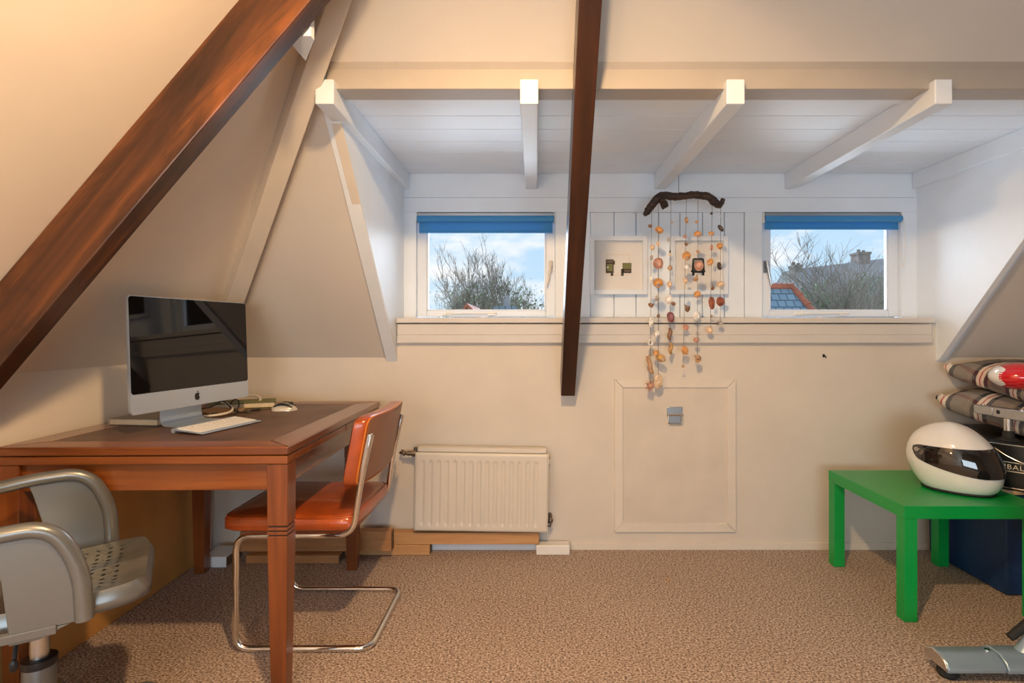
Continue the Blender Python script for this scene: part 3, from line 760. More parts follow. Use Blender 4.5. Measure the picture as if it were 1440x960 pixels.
# ------------------------------------------------------------------ cantilever chair
def orange_chair():
    Yn, Yf = 1.927, 2.373; Ym = (Yn+Yf)/2; o0 = Vector((-.82, Ym, 0))
    root = thing('cantilever_chair', 'orange leather cantilever chair on a chrome tube frame at the desk', 'chair', o0)
    L = lambda x, y, z: Vector((x, y, z)) - o0
    r = .0112; path = []
    def side(Y, far):
        return [L(-.575, Y, .765), L(-.612, Y, .60), L(-.640, Y, .412), L(-1.05, Y, .407), L(-1.052, Y, .012), L(-.578, Y, .012)]
    A = side(Yn, 0); B = side(Yf, 1)
    full = A + B[::-1]
    path = rounded_path(full, .055, 7)
    b = BM(); tube(b, path, r, 14); obj('frame', b, 'chrome', root, smooth=60)
    for Y in (Yn, Yf):
        b = BM(); hexa(b, [L(-.622, Y-.010, .60), L(-.604, Y-.010, .60), L(-.604, Y+.010, .60), L(-.622, Y+.010, .60)], [L(-.586, Y-.012, .768), L(-.570, Y-.012, .768), L(-.570, Y+.012, .768), L(-.586, Y+.012, .768)])
        obj('back_bracket', b, 'chrome', root, bevel=.003)
    # seat cushion
    def pad(u0, u1, v0, v1, t, fn, n=36, p=11):
        bb = BM(); top, bot = [], []
        for i in range(n+1):
            rt, rb = [], []
            for j in range(n+1):
                u = 2*i/n-1; v = 2*j/n-1
                # square -> rounded square
                k = ((abs(u)**p+abs(v)**p)**(1/p)); m_ = max(abs(u), abs(v)); s = m_/k if k > 1e-6 else 1
                uu, vv = u*s, v*s
                e = m_; h = (1-e**22)**.5 if e < 1 else 0
                c_ = (u0+u1)/2+uu*(u1-u0)/2; d_ = (v0+v1)/2+vv*(v1-v0)/2
                rt.append(bb.verts.new(fn(c_, d_, t*(.62+.38*h)/2+t*.10*(1-e*e), uu, vv))); rb.append(bb.verts.new(fn(c_, d_, -t*(.62+.38*h)/2, uu, vv)))
            top.append(rt); bot.append(rb)
        for i in range(n):
            for j in range(n):
                bb.faces.new([top[i][j], top[i+1][j], top[i+1][j+1], top[i][j+1]])
                bb.faces.new([bot[i][j], bot[i][j+1], bot[i+1][j+1], bot[i+1][j]])
        for i in range(n):
            for (p0, p1) in (((i, 0), (i+1, 0)), ((i+1, n), (i, n)), ((0, i+1), (0, i)), ((n, i), (n, i+1))):
                bb.faces.new([top[p0[0]][p0[1]], bot[p0[0]][p0[1]], bot[p1[0]][p1[1]], top[p1[0]][p1[1]]])
        return bb
    sx = (-1.105, -.628); sy = (1.918, 2.382)
    seat = obj('seat', pad(*sx, *sy, .056, lambda a, c_, h, u, v: L(a, c_, .449+h)), 'leather', root, smooth=60)
    b = BM(); pts = []
    p = 11
    for k in range(64):
        a = 2*PI*k/64; cx_, sx_ = math.cos(a), math.sin(a); q = 1/((abs(cx_)**p+abs(sx_)**p)**(1/p))
        pts.append(L((sx[0]+sx[1])/2+cx_*q*(sx[1]-sx[0])/2*.985, (sy[0]+sy[1])/2+sx_*q*(sy[1]-sy[0])/2*.985, .472))
    tube(b, pts, .0028, 6, closed=True); obj('seat_piping', b, 'leather', seat)
    # backrest: curved pad
    def bf(a, c_, h, u, v):
        z = c_; X = -.652 + (z-.58)*.185; bow = .045*(1-u*u)
        return L(X + bow*.55 - h, a, z)
    n_ = 26
    back = obj('backrest', pad(1.905, 2.40, .580, .828, .058, lambda a, c_, h, u, v: bf(a, c_, h, u, v)), 'leather', root, smooth=60)
    # rear cover panel and piping
    b = BM(); rows = []
    for i in range(21):
        u = -1+2*i/20; row = []
        for j in range(9):
            v = -1+2*j/8; a = 2.1525+u*.234; z = .704+v*.112
            row.append(b.verts.new(bf(a, z, -.0305, u, v)))
        rows.append(row)
    for i in range(20):
        for j in range(8): b.faces.new([rows[i][j], rows[i+1][j], rows[i+1][j+1], rows[i][j+1]])
    g = bmesh.ops.extrude_face_region(b, geom=b.faces[:])
    for v in g['geom']:
        if isinstance(v, bmesh.types.BMVert): v.co.x += .002
    obj('rear_cover', b, 'leather_back', back, smooth=50)
    b = BM(); pts = [];
    for k in range(72):
        a = 2*PI*k/72; c1, s1 = math.cos(a), math.sin(a); p = 11; q = 1/((abs(c1)**p+abs(s1)**p)**(1/p)); u, v = c1*q, s1*q
        pts.append(bf(2.1525+u*.2445, .704+v*.121, -.0265, u, v))
    tube(b, pts, .0032, 6, closed=True); obj('back_piping', b, 'piping', back)
orange_chair()

# ------------------------------------------------------------------ steel swivel armchair
def steel_chair():
    root = thing('swivel_armchair', 'grey steel swivel armchair with a perforated seat in front of the desk', 'chair', (-1.25, 1.437, 0), math.radians(33))
    # seat pan
    b = BM(); n = 36; hx_, hy_ = .205, .200; top = []
    for i in range(n+1):
        row = []
        for j in range(n+1):
            u, v = -1+2*i/n, -1+2*j/n; p = 7; k = ((abs(u)**p+abs(v)**p)**(1/p)); m_ = max(abs(u), abs(v)); s = m_/k if k > 1e-6 else 1
            e = m_
            z = .482 + .020*(abs(v*s)**3) - .012*math.exp(-((u*s+.1)/.6)**2) + .014*math.exp(-((v*s)/.22)**2)*max(0, u*s)
            z += .010*abs(u)**4
            z -= .030*max(0, (e-.93)/.07)**2
            w_ = 1+.0*e
            row.append(b.verts.new((u*s*hx_*w_, v*s*hy_*w_, z)))
        top.append(row)
    for i in range(n):
        for j in range(n): b.faces.new([top[i][j], top[i+1][j], top[i+1][j+1], top[i][j+1]])
    edge = [e for e in b.edges if e.is_boundary]
    g = bmesh.ops.extrude_edge_only(b, edges=edge)
    for v in g['geom']:
        if isinstance(v, bmesh.types.BMVert): v.co.z -= .022
    o = obj('seat', b, 'seat_grey', root, smooth=60)
    md = o.modifiers.new('sol', 'SOLIDIFY'); md.thickness = .003
    b = BM(); box(b, (-.12, -.11, .425), (.12, .11, .462)); obj('seat_support', b, 'black_plastic', root, bevel=.006)
    for y, xf, dz in ((-.222, .075, -.026), (.222, .092, 0)):
        pts = rounded_path([(xf+.004, y, .448), (xf-.002, y, .60+dz), (xf-.055, y, .705+dz), (-.09, y, .700+dz), (-.17, y, .684+dz), (-.262, y, .70+dz)], .085, 8)
        b = BM(); tube(b, pts, .0185, 16); arm = obj('armrest', b, 'chair_grey', root, smooth=60)
        top_c = [p for p in pts if p.x > -.10]
        poly = [(p.x, y, p.z) for p in top_c] + [(-.085, y, .655), (-.064, y, .57), (-.052, y, .447)]
        b = BM(); prism(b, [(p[0], y-.004, p[2]) for p in poly], (0, .008, 0)); obj('arm_panel', b, 'chair_grey', arm, smooth=0, bevel=.002)
        b = BM(); prism(b, [(xf-.02, y-.004, .447), (-.052, y-.004, .447), (-.052, y-.004, .425), (-.0, y-.004, .425)], (0, .010, 0))
        box(b, (-.20, y-.010, .432), (.03, y+.010, .452))
        obj('side_rail', b, 'chair_grey', arm, smooth=0, bevel=.002)
    # back
    b = BM(); rows = []
    for i in range(25):
        u = -1+2*i/24; row = []
        for j in range(9):
            v = j/8; row.append(b.verts.new((-.262-.05*(1-u*u)-.03*v, u*.222, .615+.235*v-.03*abs(u)**4*v)))
        rows.append(row)
    for i in range(24):
        for j in range(8): b.faces.new([rows[i][j], rows[i+1][j], rows[i+1][j+1], rows[i][j+1]])
    o = obj('backrest', b, 'chair_grey', root, smooth=60); md = o.modifiers.new('sol', 'SOLIDIFY'); md.thickness = .004
    b = BM(); tube(b, [(-.10, 0, .44), (-.27, 0, .46), (-.33, 0, .55), (-.325, 0, .66)], .013, 10); obj('back_strut', b, 'chair_grey', root)
    off = Vector((-.040, .025, 0))
    b = BM(); lathe(b, [(.0205, .24), (.0205, .43)], off, seg=24); obj('gas_column', b, 'steel', root)
    b = BM(); lathe(b, [(.034, .07), (.036, .08), (.036, .262), (.034, .268), (.024, .268)], off, seg=28); obj('column_sleeve', b, 'chair_grey', root)
    b = BM(); lathe(b, [(.0375, .255), (.0385, .262), (.0375, .274), (.022, .276)], off, seg=28); obj('column_collar', b, 'black_plastic', root)
    b = BM(); tube(b, catmull([(-.02, -.03, .425), (-.055, -.10, .40), (-.06, -.135, .345)], 5), .005, 8)
    ellipsoid(b, (-.06, -.137, .34), (.009, .006, .016), 10, 8); obj('height_lever', b, 'black_plastic', root)
    for a in (18, 90, 162, 234, 306):
        a = math.radians(a); d = Vector((math.cos(a), math.sin(a), 0)); s_ = Vector((-d.y, d.x, 0))
        b = BM(); rings = []
        for t, z, hw, hh in ((.02, .105, .022, .026), (.10, .100, .020, .020), (.20, .086, .018, .014), (.245, .078, .015, .011), (.262, .070, .008, .006)):
            c = off + d*t + Vector((0, 0, z)); rings.append([b.verts.new(c + s_*hw*math.cos(2*PI*k/12) + Vector((0, 0, hh*math.sin(2*PI*k/12)))) for k in range(12)])
        for A, B in zip(rings, rings[1:]):
            for k in range(12): b.faces.new([A[k], A[(k+1) % 12], B[(k+1) % 12], B[k]])
        b.faces.new(rings[0]); b.faces.new(rings[-1][::-1])
        leg = obj('base_leg', b, 'chair_grey', root, smooth=60)
        b = BM(); c = off + d*.24
        for q in (-1, 1):
            bb = c + s_*q*.013 + Vector((0, 0, .026)); seg = 18
            rr = [[b.verts.new(bb + s_*h + (d*math.cos(2*PI*k/seg)+Vector((0, 0, 1))*math.sin(2*PI*k/seg))*R_) for k in range(seg)] for h, R_ in ((-.009, .020), (-.006, .025), (.006, .025), (.009, .020))]
            for A, B in zip(rr, rr[1:]):
                for k in range(seg): b.faces.new([A[k], A[(k+1) % seg], B[(k+1) % seg], B[k]])
            b.faces.new(rr[0]); b.faces.new(rr[-1][::-1])
        tube(b, [c+Vector((0, 0, .03)), c+Vector((0, 0, .07))], .008, 8)
        obj('caster', b, 'black_plastic', leg)
steel_chair()

# ------------------------------------------------------------------ right-hand corner
def green_table():
    x0, y0, s = 1.43, 2.12, .55
    root = thing('side_table', 'square green lacquered side table under the white helmet', 'table', (x0+s/2, y0+s/2, 0))
    b = BM(); box(b, (-s/2, -s/2, .40), (s/2, s/2, .45)); obj('tabletop', b, 'green', root, bevel=.0015, smooth=0)
    for qx in (-1, 1):
        for qy in (-1, 1):
            a, c = qx*(s/2-.026), qy*(s/2-.026)
            b = BM(); box(b, (a-.025, c-.025, .001), (a+.025, c+.025, .3995)); obj('leg', b, 'green', root, bevel=.0015, smooth=0)
green_table()
def helmet():
    root = thing('racing_helmet', 'glossy white full-face helmet with a dark visor on the green table', 'helmet', (1.790, 2.36, .4515), math.radians(-56))
    Z  = [.004, .012, .03, .06, .09, .12, .15, .18, .205, .23, .25, .266, .277, .283, .285]
    XF = [.145, .158, .172, .180, .182, .178, .168, .152, .135, .112, .088, .062, .038, .016, 0]
    XB = [.095, .105, .122, .142, .155, .162, .163, .157, .147, .130, .108, .080, .052, .022, 0]
    WW = [.092, .102, .114, .124, .129, .131, .130, .126, .119, .106, .088, .066, .042, .018, 0]
    def interp(T, z):
        for i in range(len(Z)-1):
            if z <= Z[i+1]:
                t = (z-Z[i])/(Z[i+1]-Z[i]); t = max(0, t); return T[i]*(1-t)+T[i+1]*t
        return T[-1]
    def surf(a, z, g=1.0, add=0.0):
        f, bk, w = interp(XF, z)+add, interp(XB, z)+add, interp(WW, z)+add
        p = 2.15; c, s = math.cos(a), math.sin(a); q = 1/((abs(c)**p+abs(s)**p)**(1/p))
        return Vector((c*q*(f if c > 0 else bk), s*q*w, z))
    b = BM(); seg = 56; rings = []
    for z in Z[:-1]: rings.append([b.verts.new(surf(2*PI*k/seg, z)) for k in range(seg)])
    apex = b.verts.new((0, 0, .2855))
    for A, B in zip(rings, rings[1:]):
        for k in range(seg): b.faces.new([A[k], A[(k+1) % seg], B[(k+1) % seg], B[k]])
    for k in range(seg): b.faces.new([rings[-1][k], rings[-1][(k+1) % seg], apex])
    inner = [b.verts.new(surf(2*PI*k/seg, .004)*.86 + Vector((0, 0, .0))) for k in range(seg)]
    for k in range(seg): b.faces.new([rings[0][(k+1) % seg], rings[0][k], inner[k], inner[(k+1) % seg]])
    up = [b.verts.new(v.co + Vector((0, 0, .05))) for v in inner]
    for k in range(seg): b.faces.new([inner[(k+1) % seg], inner[k], up[k], up[(k+1) % seg]])
    b.faces.new(up)
    obj('shell', b, 'helmet', root, smooth=60, sub=1)
    # visor wraps the face from pivot to pivot
    b = BM(); n, m_ = 60, 10; amax = math.radians(129); inn, out = [], []
    for i in range(n+1):
        t = -1+2*i/n; a = t*amax; e = abs(t)
        zt = .194 - .006*(e**2); zb = .080 + .060*max(0, (e-.30)/.70)**1.5
        if e > .9: q = ((e-.9)/.1)**2; mid = .172; zt = zt*(1-q*.55)+mid*q*.55; zb = zb*(1-q*.75)+mid*q*.75
        out.append([b.verts.new(surf(a, zb+(zt-zb)*j/m_, add=.0035)) for j in range(m_+1)])
        inn.append([b.verts.new(surf(a, zb+(zt-zb)*j/m_, add=.0006)) for j in range(m_+1)])
    for i in range(n):
        for j in range(m_): b.faces.new([out[i][j], out[i+1][j], out[i+1][j+1], out[i][j+1]])
        for G in (0, m_): b.faces.new([out[i][G], inn[i][G], inn[i+1][G], out[i+1][G]])
    for i in (0, n):
        for j in range(m_): b.faces.new([out[i][j], out[i][j+1], inn[i][j+1], inn[i][j]])
    vis = obj('visor', b, 'visor', root, smooth=60)
    for sgn in (-1, 1):
        for da, z, r in ((120, .168, .010), (111, .164, .0055), (112, .153, .0055)):
            b = BM(); a = sgn*math.radians(da); p = surf(a, z, add=.004); nrm = Vector((p.x*.35, p.y, 0)).normalized()
            tube(b, [p-nrm*.002, p+nrm*.003], r, 14); obj('pivot_screw', b, 'silver', vis)
    b = BM(); a = -math.radians(97); p = surf(a, .136, add=.004); tube(b, [p, p+Vector((0, -.004, 0))], .006, 12); obj('visor_tab', b, 'black_plastic', vis)
    b = BM(); tube(b, [surf(2*PI*k/56, .006, add=.0015) for k in range(56)], .0055, 8, closed=True); obj('neck_trim', b, 'rubber', root)
helmet()
# blue storage box with a pale lid
root = thing('storage_box', 'blue fabric storage box with a pale lid beside the green table', 'box', (2.29, 2.56, 0))
b = BM(); hexa(b, [(-.285, -.23, .001), (.285, -.23, .001), (.285, .23, .001), (-.285, .23, .001)], [(-.290, -.235, .432), (.290, -.235, .432), (.290, .235, .432), (-.290, .235, .432)]); obj('body', b, 'blue', root, bevel=.012, bseg=3)
b = BM(); box(b, (-.294, -.239, .4325), (.294, .239, .449)); obj('lid', b, 'paper', root, bevel=.003)
# black round case
def case():
    c = (2.26, 2.505, .4505); R = .295; H = .203
    root = thing('drum_case', 'round black case with silver bands and cream lettering behind the white helmet', 'case', c)
    b = BM(); lathe(b, [(R-.008, 0), (R, .006), (R, H-.006), (R-.008, H)], seg=72); obj('shell', b, 'drum', root, smooth=40)
    for z in (.010, .080, .118, H-.012):
        b = BM(); tube(b, [(math.cos(2*PI*k/72)*(R+.0008), math.sin(2*PI*k/72)*(R+.0008), z) for k in range(72)], .0028, 6, closed=True); obj('band', b, 'silver', root)
    # lettering wrapped on the side
    cu = bpy.data.curves.new('lettering', 'FONT'); cu.body = 'IBALL'; cu.size = .030; cu.extrude = .0006; cu.space_character = 1.15
    tmp = bpy.data.objects.new('tmp', cu); COL.objects.link(tmp); bpy.context.view_layer.update()
    me = bpy.data.meshes.new_from_object(tmp.evaluated_get(bpy.context.evaluated_depsgraph_get()))
    bpy.data.objects.remove(tmp)
    a0 = math.radians(212)
    for v in me.vertices:
        x, y, z = v.co; a = a0 + x/R; rr = R+.0006+z
        v.co = (math.cos(a)*rr, math.sin(a)*rr, .089+y)
    me.materials.clear(); me.materials.append(M['cream_ink'])
    o = bpy.data.objects.new('lettering', me); COL.objects.link(o); o.parent = root
    b = BM()
    pts = [(math.cos(math.radians(a))*(R+.004+q), math.sin(math.radians(a))*(R+.004+q), z) for a, z, q in ((205, .175, 0), (213, .150, .004), (222, .128, .006), (232, .112, .004), (240, .105, 0))]
    tube(b, catmull(pts, 6), .0022, 6); obj('cord', b, 'silver', root)
case()
# metal rail on a post
def rail():
    root = thing('metal_rail', 'brushed metal rail on a short chrome post standing on the black case', 'rail', (2.052, 2.375, .6545))
    b = BM(); lathe(b, [(.040, 0), (.040, .004), (.022, .012), (.020, .040), (.018, .042)], seg=28); obj('foot', b, 'rubber', root)
    b = BM(); lathe(b, [(.0165, .038), (.0165, .098)], seg=24); obj('post', b, 'chrome', root)
    d = Vector((-.10, 1, 0)).normalized()
    def bar(t0, t1, w, z0, z1, nm):
        bb = BM(); s = Vector((d.y, -d.x, 0))*w
        hexa(bb, [d*t0-s+Vector((0, 0, z0)), d*t0+s+Vector((0, 0, z0)), d*t1+s+Vector((0, 0, z0)), d*t1-s+Vector((0, 0, z0))], [d*t0-s+Vector((0, 0, z1)), d*t0+s+Vector((0, 0, z1)), d*t1+s+Vector((0, 0, z1)), d*t1-s+Vector((0, 0, z1))])
        return obj(nm, bb, 'steel', root, bevel=.003)
    r1 = bar(-.22, .055, .020, .094, .137, 'bar'); bar(.058, .150, .0185, .096, .135, 'end_block')
    b = BM(); q = Vector((-d.y, d.x, 0)); p = d*.028+q*.0197+Vector((0, 0, .118)); tube(b, [p, p+q*.0012], .009, 16); obj('bolt_hole', b, 'black_plastic', r1)
    for t, r_ in ((-.06, .009), (.12, .004)):
        b = BM(); p = d*t+Vector((0, 0, .137)); lathe(b, [(r_, 0), (r_, .005), (r_*.7, .007)], p, 14); obj('bolt', b, 'chrome', r1)
rail()
# plaid cushions
def cushion(loc, L, D, T, rot, label, seed, droop):
    b = BM(); n = 40; top, bot = [], []
    for i in range(n+1):
        rt, rb = [], []
        for j in range(n+1):
            u, v = -1+2*i/n, -1+2*j/n
            pin = 1 - .10*(1-abs(u)**2)*abs(v)**3 - .0
            pin2 = 1 - .10*(1-abs(v)**2)*abs(u)**3
            x, y = u*L/2*pin2, v*D/2*pin
            h = T/2*max(0, (1-abs(u)**4.5))**.5*max(0, (1-abs(v)**4.5))**.5
            wr = .010*noise.noise((u*2.5+seed, v*2.5, seed))+.004*noise.noise((u*7, v*7+seed, 1))
            zz = -droop*(max(0, -u)**2)*.6 - droop*(max(0, -v)**2)*.6 + (.018 if (u < -.93 and v > .9) else 0)
            rt.append(b.verts.new((x, y, h+.011+zz+wr*min(1, h*30)))); rb.append(b.verts.new((x, y, -h*.9-.007+zz+wr*.3)))
        top.append(rt); bot.append(rb)
    for i in range(n):
        for j in range(n):
            b.faces.new([top[i][j], top[i+1][j], top[i+1][j+1], top[i][j+1]]); b.faces.new([bot[i][j], bot[i][j+1], bot[i+1][j+1], bot[i+1][j]])
    for i in range(n):
        for (p0, p1) in (((i, 0), (i+1, 0)), ((i+1, n), (i, n)), ((0, i+1), (0, i)), ((n, i), (n, i+1))):
            b.faces.new([top[p0[0]][p0[1]], bot[p0[0]][p0[1]], bot[p1[0]][p1[1]], top[p1[0]][p1[1]]])
    o = obj('cushion', b, 'plaid', smooth=70); o.location = loc; o.rotation_euler = rot
    return tag(o, label, 'cushion', 'plaid cushions on the black case')
cushion((2.345, 2.545, .757), .62, .50, .135, (math.radians(9), 0, math.radians(12)), 'lower plaid cushion lying directly on the black case', 1.3, .03)
cushion((2.385, 2.575, .893), .60, .46, .120, (math.radians(11), math.radians(1), math.radians(8)), 'upper plaid cushion stacked under the red helmet', 4.1, .02)
def red_helmet():
    c = Vector((2.150, 2.42, .882)); root = thing('red_helmet', 'small red helmet with a silver end lying on the plaid cushions', 'helmet', c)
    def dome(cut, grow, lo, hi):
        bb = BM(); rows = []; n, m_ = 40, 16
        for i in range(n+1):
            a = lo+(hi-lo)*i/n; row = []
            for j in range(m_+1):
                th = PI/2*j/m_; p = Vector((.125*math.cos(th)*math.cos(a), .105*math.cos(th)*math.sin(a), .105*math.sin(th)))*grow
                row.append(bb.verts.new(p))
            rows.append(row)
        return bb, rows
    bb = BM(); ellipsoid(bb, (0, 0, .045), (.118, .105, .062), 36, 20); 
    obj('shell', bb, 'red', root, smooth=60)
    bb = BM(); n, m_ = 18, 36; rows = []
    for i in range(n+1):
        th = math.radians(44)*i/n
        rows.append([bb.verts.new((-.1195*math.cos(th), .1065*math.sin(th)*math.cos(2*PI*k/m_), .045+.0635*math.sin(th)*math.sin(2*PI*k/m_))) for k in range(m_)] if i else [bb.verts.new((-.1195, 0, .045))])
    for A, B in zip(rows, rows[1:]):
        for k in range(m_):
            q = (k+1) % m_
            if len(A) == 1: bb.faces.new([A[0], B[k], B[q]])
            else: bb.faces.new([A[k], B[k], B[q], A[q]])
    sil = obj('silver_end', bb, 'helmet', root, smooth=60); sil.rotation_euler = (0, 0, math.radians(-14))
red_helmet()
# exercise bike: the silver stabiliser and what rises from it
def bike():
    root = thing('exercise_bike', 'exercise bike with a silver blue floor bar standing on the carpet by the green table', 'exercise bike', (1.62, 1.80, 0))
    def stab(x0, x1, grow, nm):
        bb = BM(); prof = [(-.052, .034), (.050, .034), (.056, .046), (.050, .064), (.02, .080), (-.02, .078), (-.046, .062), (-.055, .048)]
        prism(bb, [(x0, y*grow, .034+(z-.034)*grow) for y, z in prof], (x1-x0, 0, 0)); return obj(nm, bb, 'bike', root, bevel=.004, smooth=50)
    s = stab(-.302, -.115, 1.0, 'stabiliser'); stab(-.113, .32, 1.07, 'stabiliser_sleeve')
    bb = BM(); prism(bb, [(-.306, y*.93, .034+(z-.030)*.93) for y, z in [(-.052, .034), (.050, .034), (.056, .046), (.050, .064), (.02, .080), (-.02, .078), (-.046, .062), (-.055, .048)]], (.006, 0, 0)); obj('end_cap', bb, 'silver', s, bevel=.003)
    bb = BM(); lathe(bb, [(.026, .001), (.032, .010), (.030, .022), (.018, .036)], (-.268, -.005, 0), 24); obj('rubber_foot', bb, 'rubber', s)
    bb = BM(); lathe(bb, [(.009, .078), (.009, .083), (.006, .084)], (-.135, 0, 0), 14); obj('bolt', bb, 'chrome', s)
    bb = BM(); tube(bb, [(-.02, 0, .06), (.06, .0, .16), (.20, .02, .42)], [.030, .030, .032], 14); obj('frame_tube', bb, 'bike', root)
    bb = BM(); tube(bb, [(-.035, .03, .105), (.03, .03, .155)], [.013, .016], 10); obj('adjuster_lever', bb, 'rubber', root)
    bb = BM(); lathe(bb, [(.12, -.03), (.14, -.02), (.14, .02), (.12, .03)], (.24, .05, .42), 40, 'y'); obj('flywheel_housing', bb, 'black_plastic', root)
    bb = BM(); tube(bb, [(.24, -.02, .42), (.16, -.05, .31)], .011, 10); obj('crank', bb, 'chrome', root)
    bb = BM(); box(bb, (.02, -.12, .285), (.13, -.04, .31)); pd = obj('pedal', bb, 'black_plastic', root, bevel=.006)
    bb = BM(); tube(bb, catmull([(.115, -.122, .30), (.06, -.13, .36), (-.012, -.125, .345), (-.018, -.10, .29), (.02, -.06, .285)], 6), .006, 8); obj('pedal_strap', bb, 'chair_grey', pd)
bike()

# ------------------------------------------------------------------ pictures
def picture(x0, x1, y0, y1, label, art):
    Y = YD + .012; X0, X1 = pX(x0, Y-.02), pX(x1, Y-.02); z1, z0 = pZ(y0, Y-.02), pZ(y1, Y-.02); w, h = (X1-X0)/2, (z1-z0)/2
    root = thing('framed_picture', label, 'picture', ((X0+X1)/2, Y, (z0+z1)/2), 0, 'white framed pictures on the planks')
    t = .026; b = BM()
    for a, c in (((-w, -h), (-w+t, h)), ((w-t, -h), (w, h)), ((-w+t, -h), (w-t, -h+t)), ((-w+t, h-t), (w-t, h))):
        box(b, (a[0], -.036, a[1]), (c[0], -.0005, c[1]))
    obj('frame', b, 'white_gloss', root, bevel=.002, smooth=0)
    b = BM(); box(b, (-w+t-.002, -.012, -h+t-.002), (w-t+.002, -.006, h-t+.002)); mt = obj('mount', b, 'picture_mat', root, smooth=0)
    b = BM(); g = .060
    for (a, c) in (((-g-.002, -g+.008), (-g, g)), ((g, -g+.008), (g+.002, g)), ((-g, g-.002), (g, g)), ((-g, -g+.008), (g, -g+.010))): box(b, (a[0], -.0125, a[1]), (c[0], -.0115, c[1]))
    obj('mount_cut', b, 'paper', mt, smooth=0)
    b = BM(); box(b, (-w+t-.001, -.020, -h+t-.001), (w-t+.001, -.018, h-t+.001)); obj('glazing', b, 'glass', root, smooth=0)
    art(root)
def flat(root, name, polys, col, y=-.0128):
    m = plain('print_' + name, col, .6)
    for grp in polys:
        b = BM()
        for p in grp: prism(b, [(x, y, z) for x, z in p], (0, .0008, 0))
        obj(name, b, m, root, smooth=0)
def R4(x0, x1, z0, z1): return [(x0, z0), (x1, z0), (x1, z1), (x0, z1)]
def art1(root):
    flat(root, 'print', [[R4(-.067, -.024, -.041, .033), R4(-.024, -.017, .005, .026), R4(-.040, -.026, -.056, -.041)], [R4(.024, .072, -.041, .014), R4(.016, .030, -.056, -.018)]], (.055, .040, .025))
    flat(root, 'print_panels', [[R4(-.060, -.030, -.030, .008)], [R4(.026, .070, -.018, .012)]], (.20, .21, .07), -.0134)
    flat(root, 'print_windows', [[R4(-.062, -.028, .016, .028)], [R4(.034, .066, -.034, -.024)]], (.17, .12, .09), -.0134)
    flat(root, 'print_lamps', [[[(-.056+.006*math.cos(a*PI/5), -.01+.006*math.sin(a*PI/5)) for a in range(10)]]], (.62, .62, .48), -.0138)
def art2(root):
    rr = []
    for cx_, cz_, a0 in ((.022, .030, 0), (-.022, .030, 90), (-.026, -.030, 180), (.026, -.030, 270)):
        for k in range(5): a = math.radians(a0+22.5*k); rr.append((cx_+.010*math.cos(a), cz_+.010*math.sin(a)))
    flat(root, 'print', [[rr, R4(-.033, -.020, -.054, -.036), R4(.020, .033, -.054, -.036), R4(-.040, -.030, -.036, -.026), R4(.030, .038, -.036, -.028)]], (.012, .014, .016))
    flat(root, 'print_windows', [[R4(-.023, .023, -.002, .030)]], (.30, .31, .32), -.0134)
    flat(root, 'print_panels', [[R4(-.026, .026, -.030, -.008)]], (.05, .055, .06), -.0134)
picture(829, 910, 332, 414, 'white framed picture of two green vehicle details left of the shell mobile', art1)
picture(942, 1023, 332, 414, 'white framed picture of a dark vehicle behind the shell strings', art2)

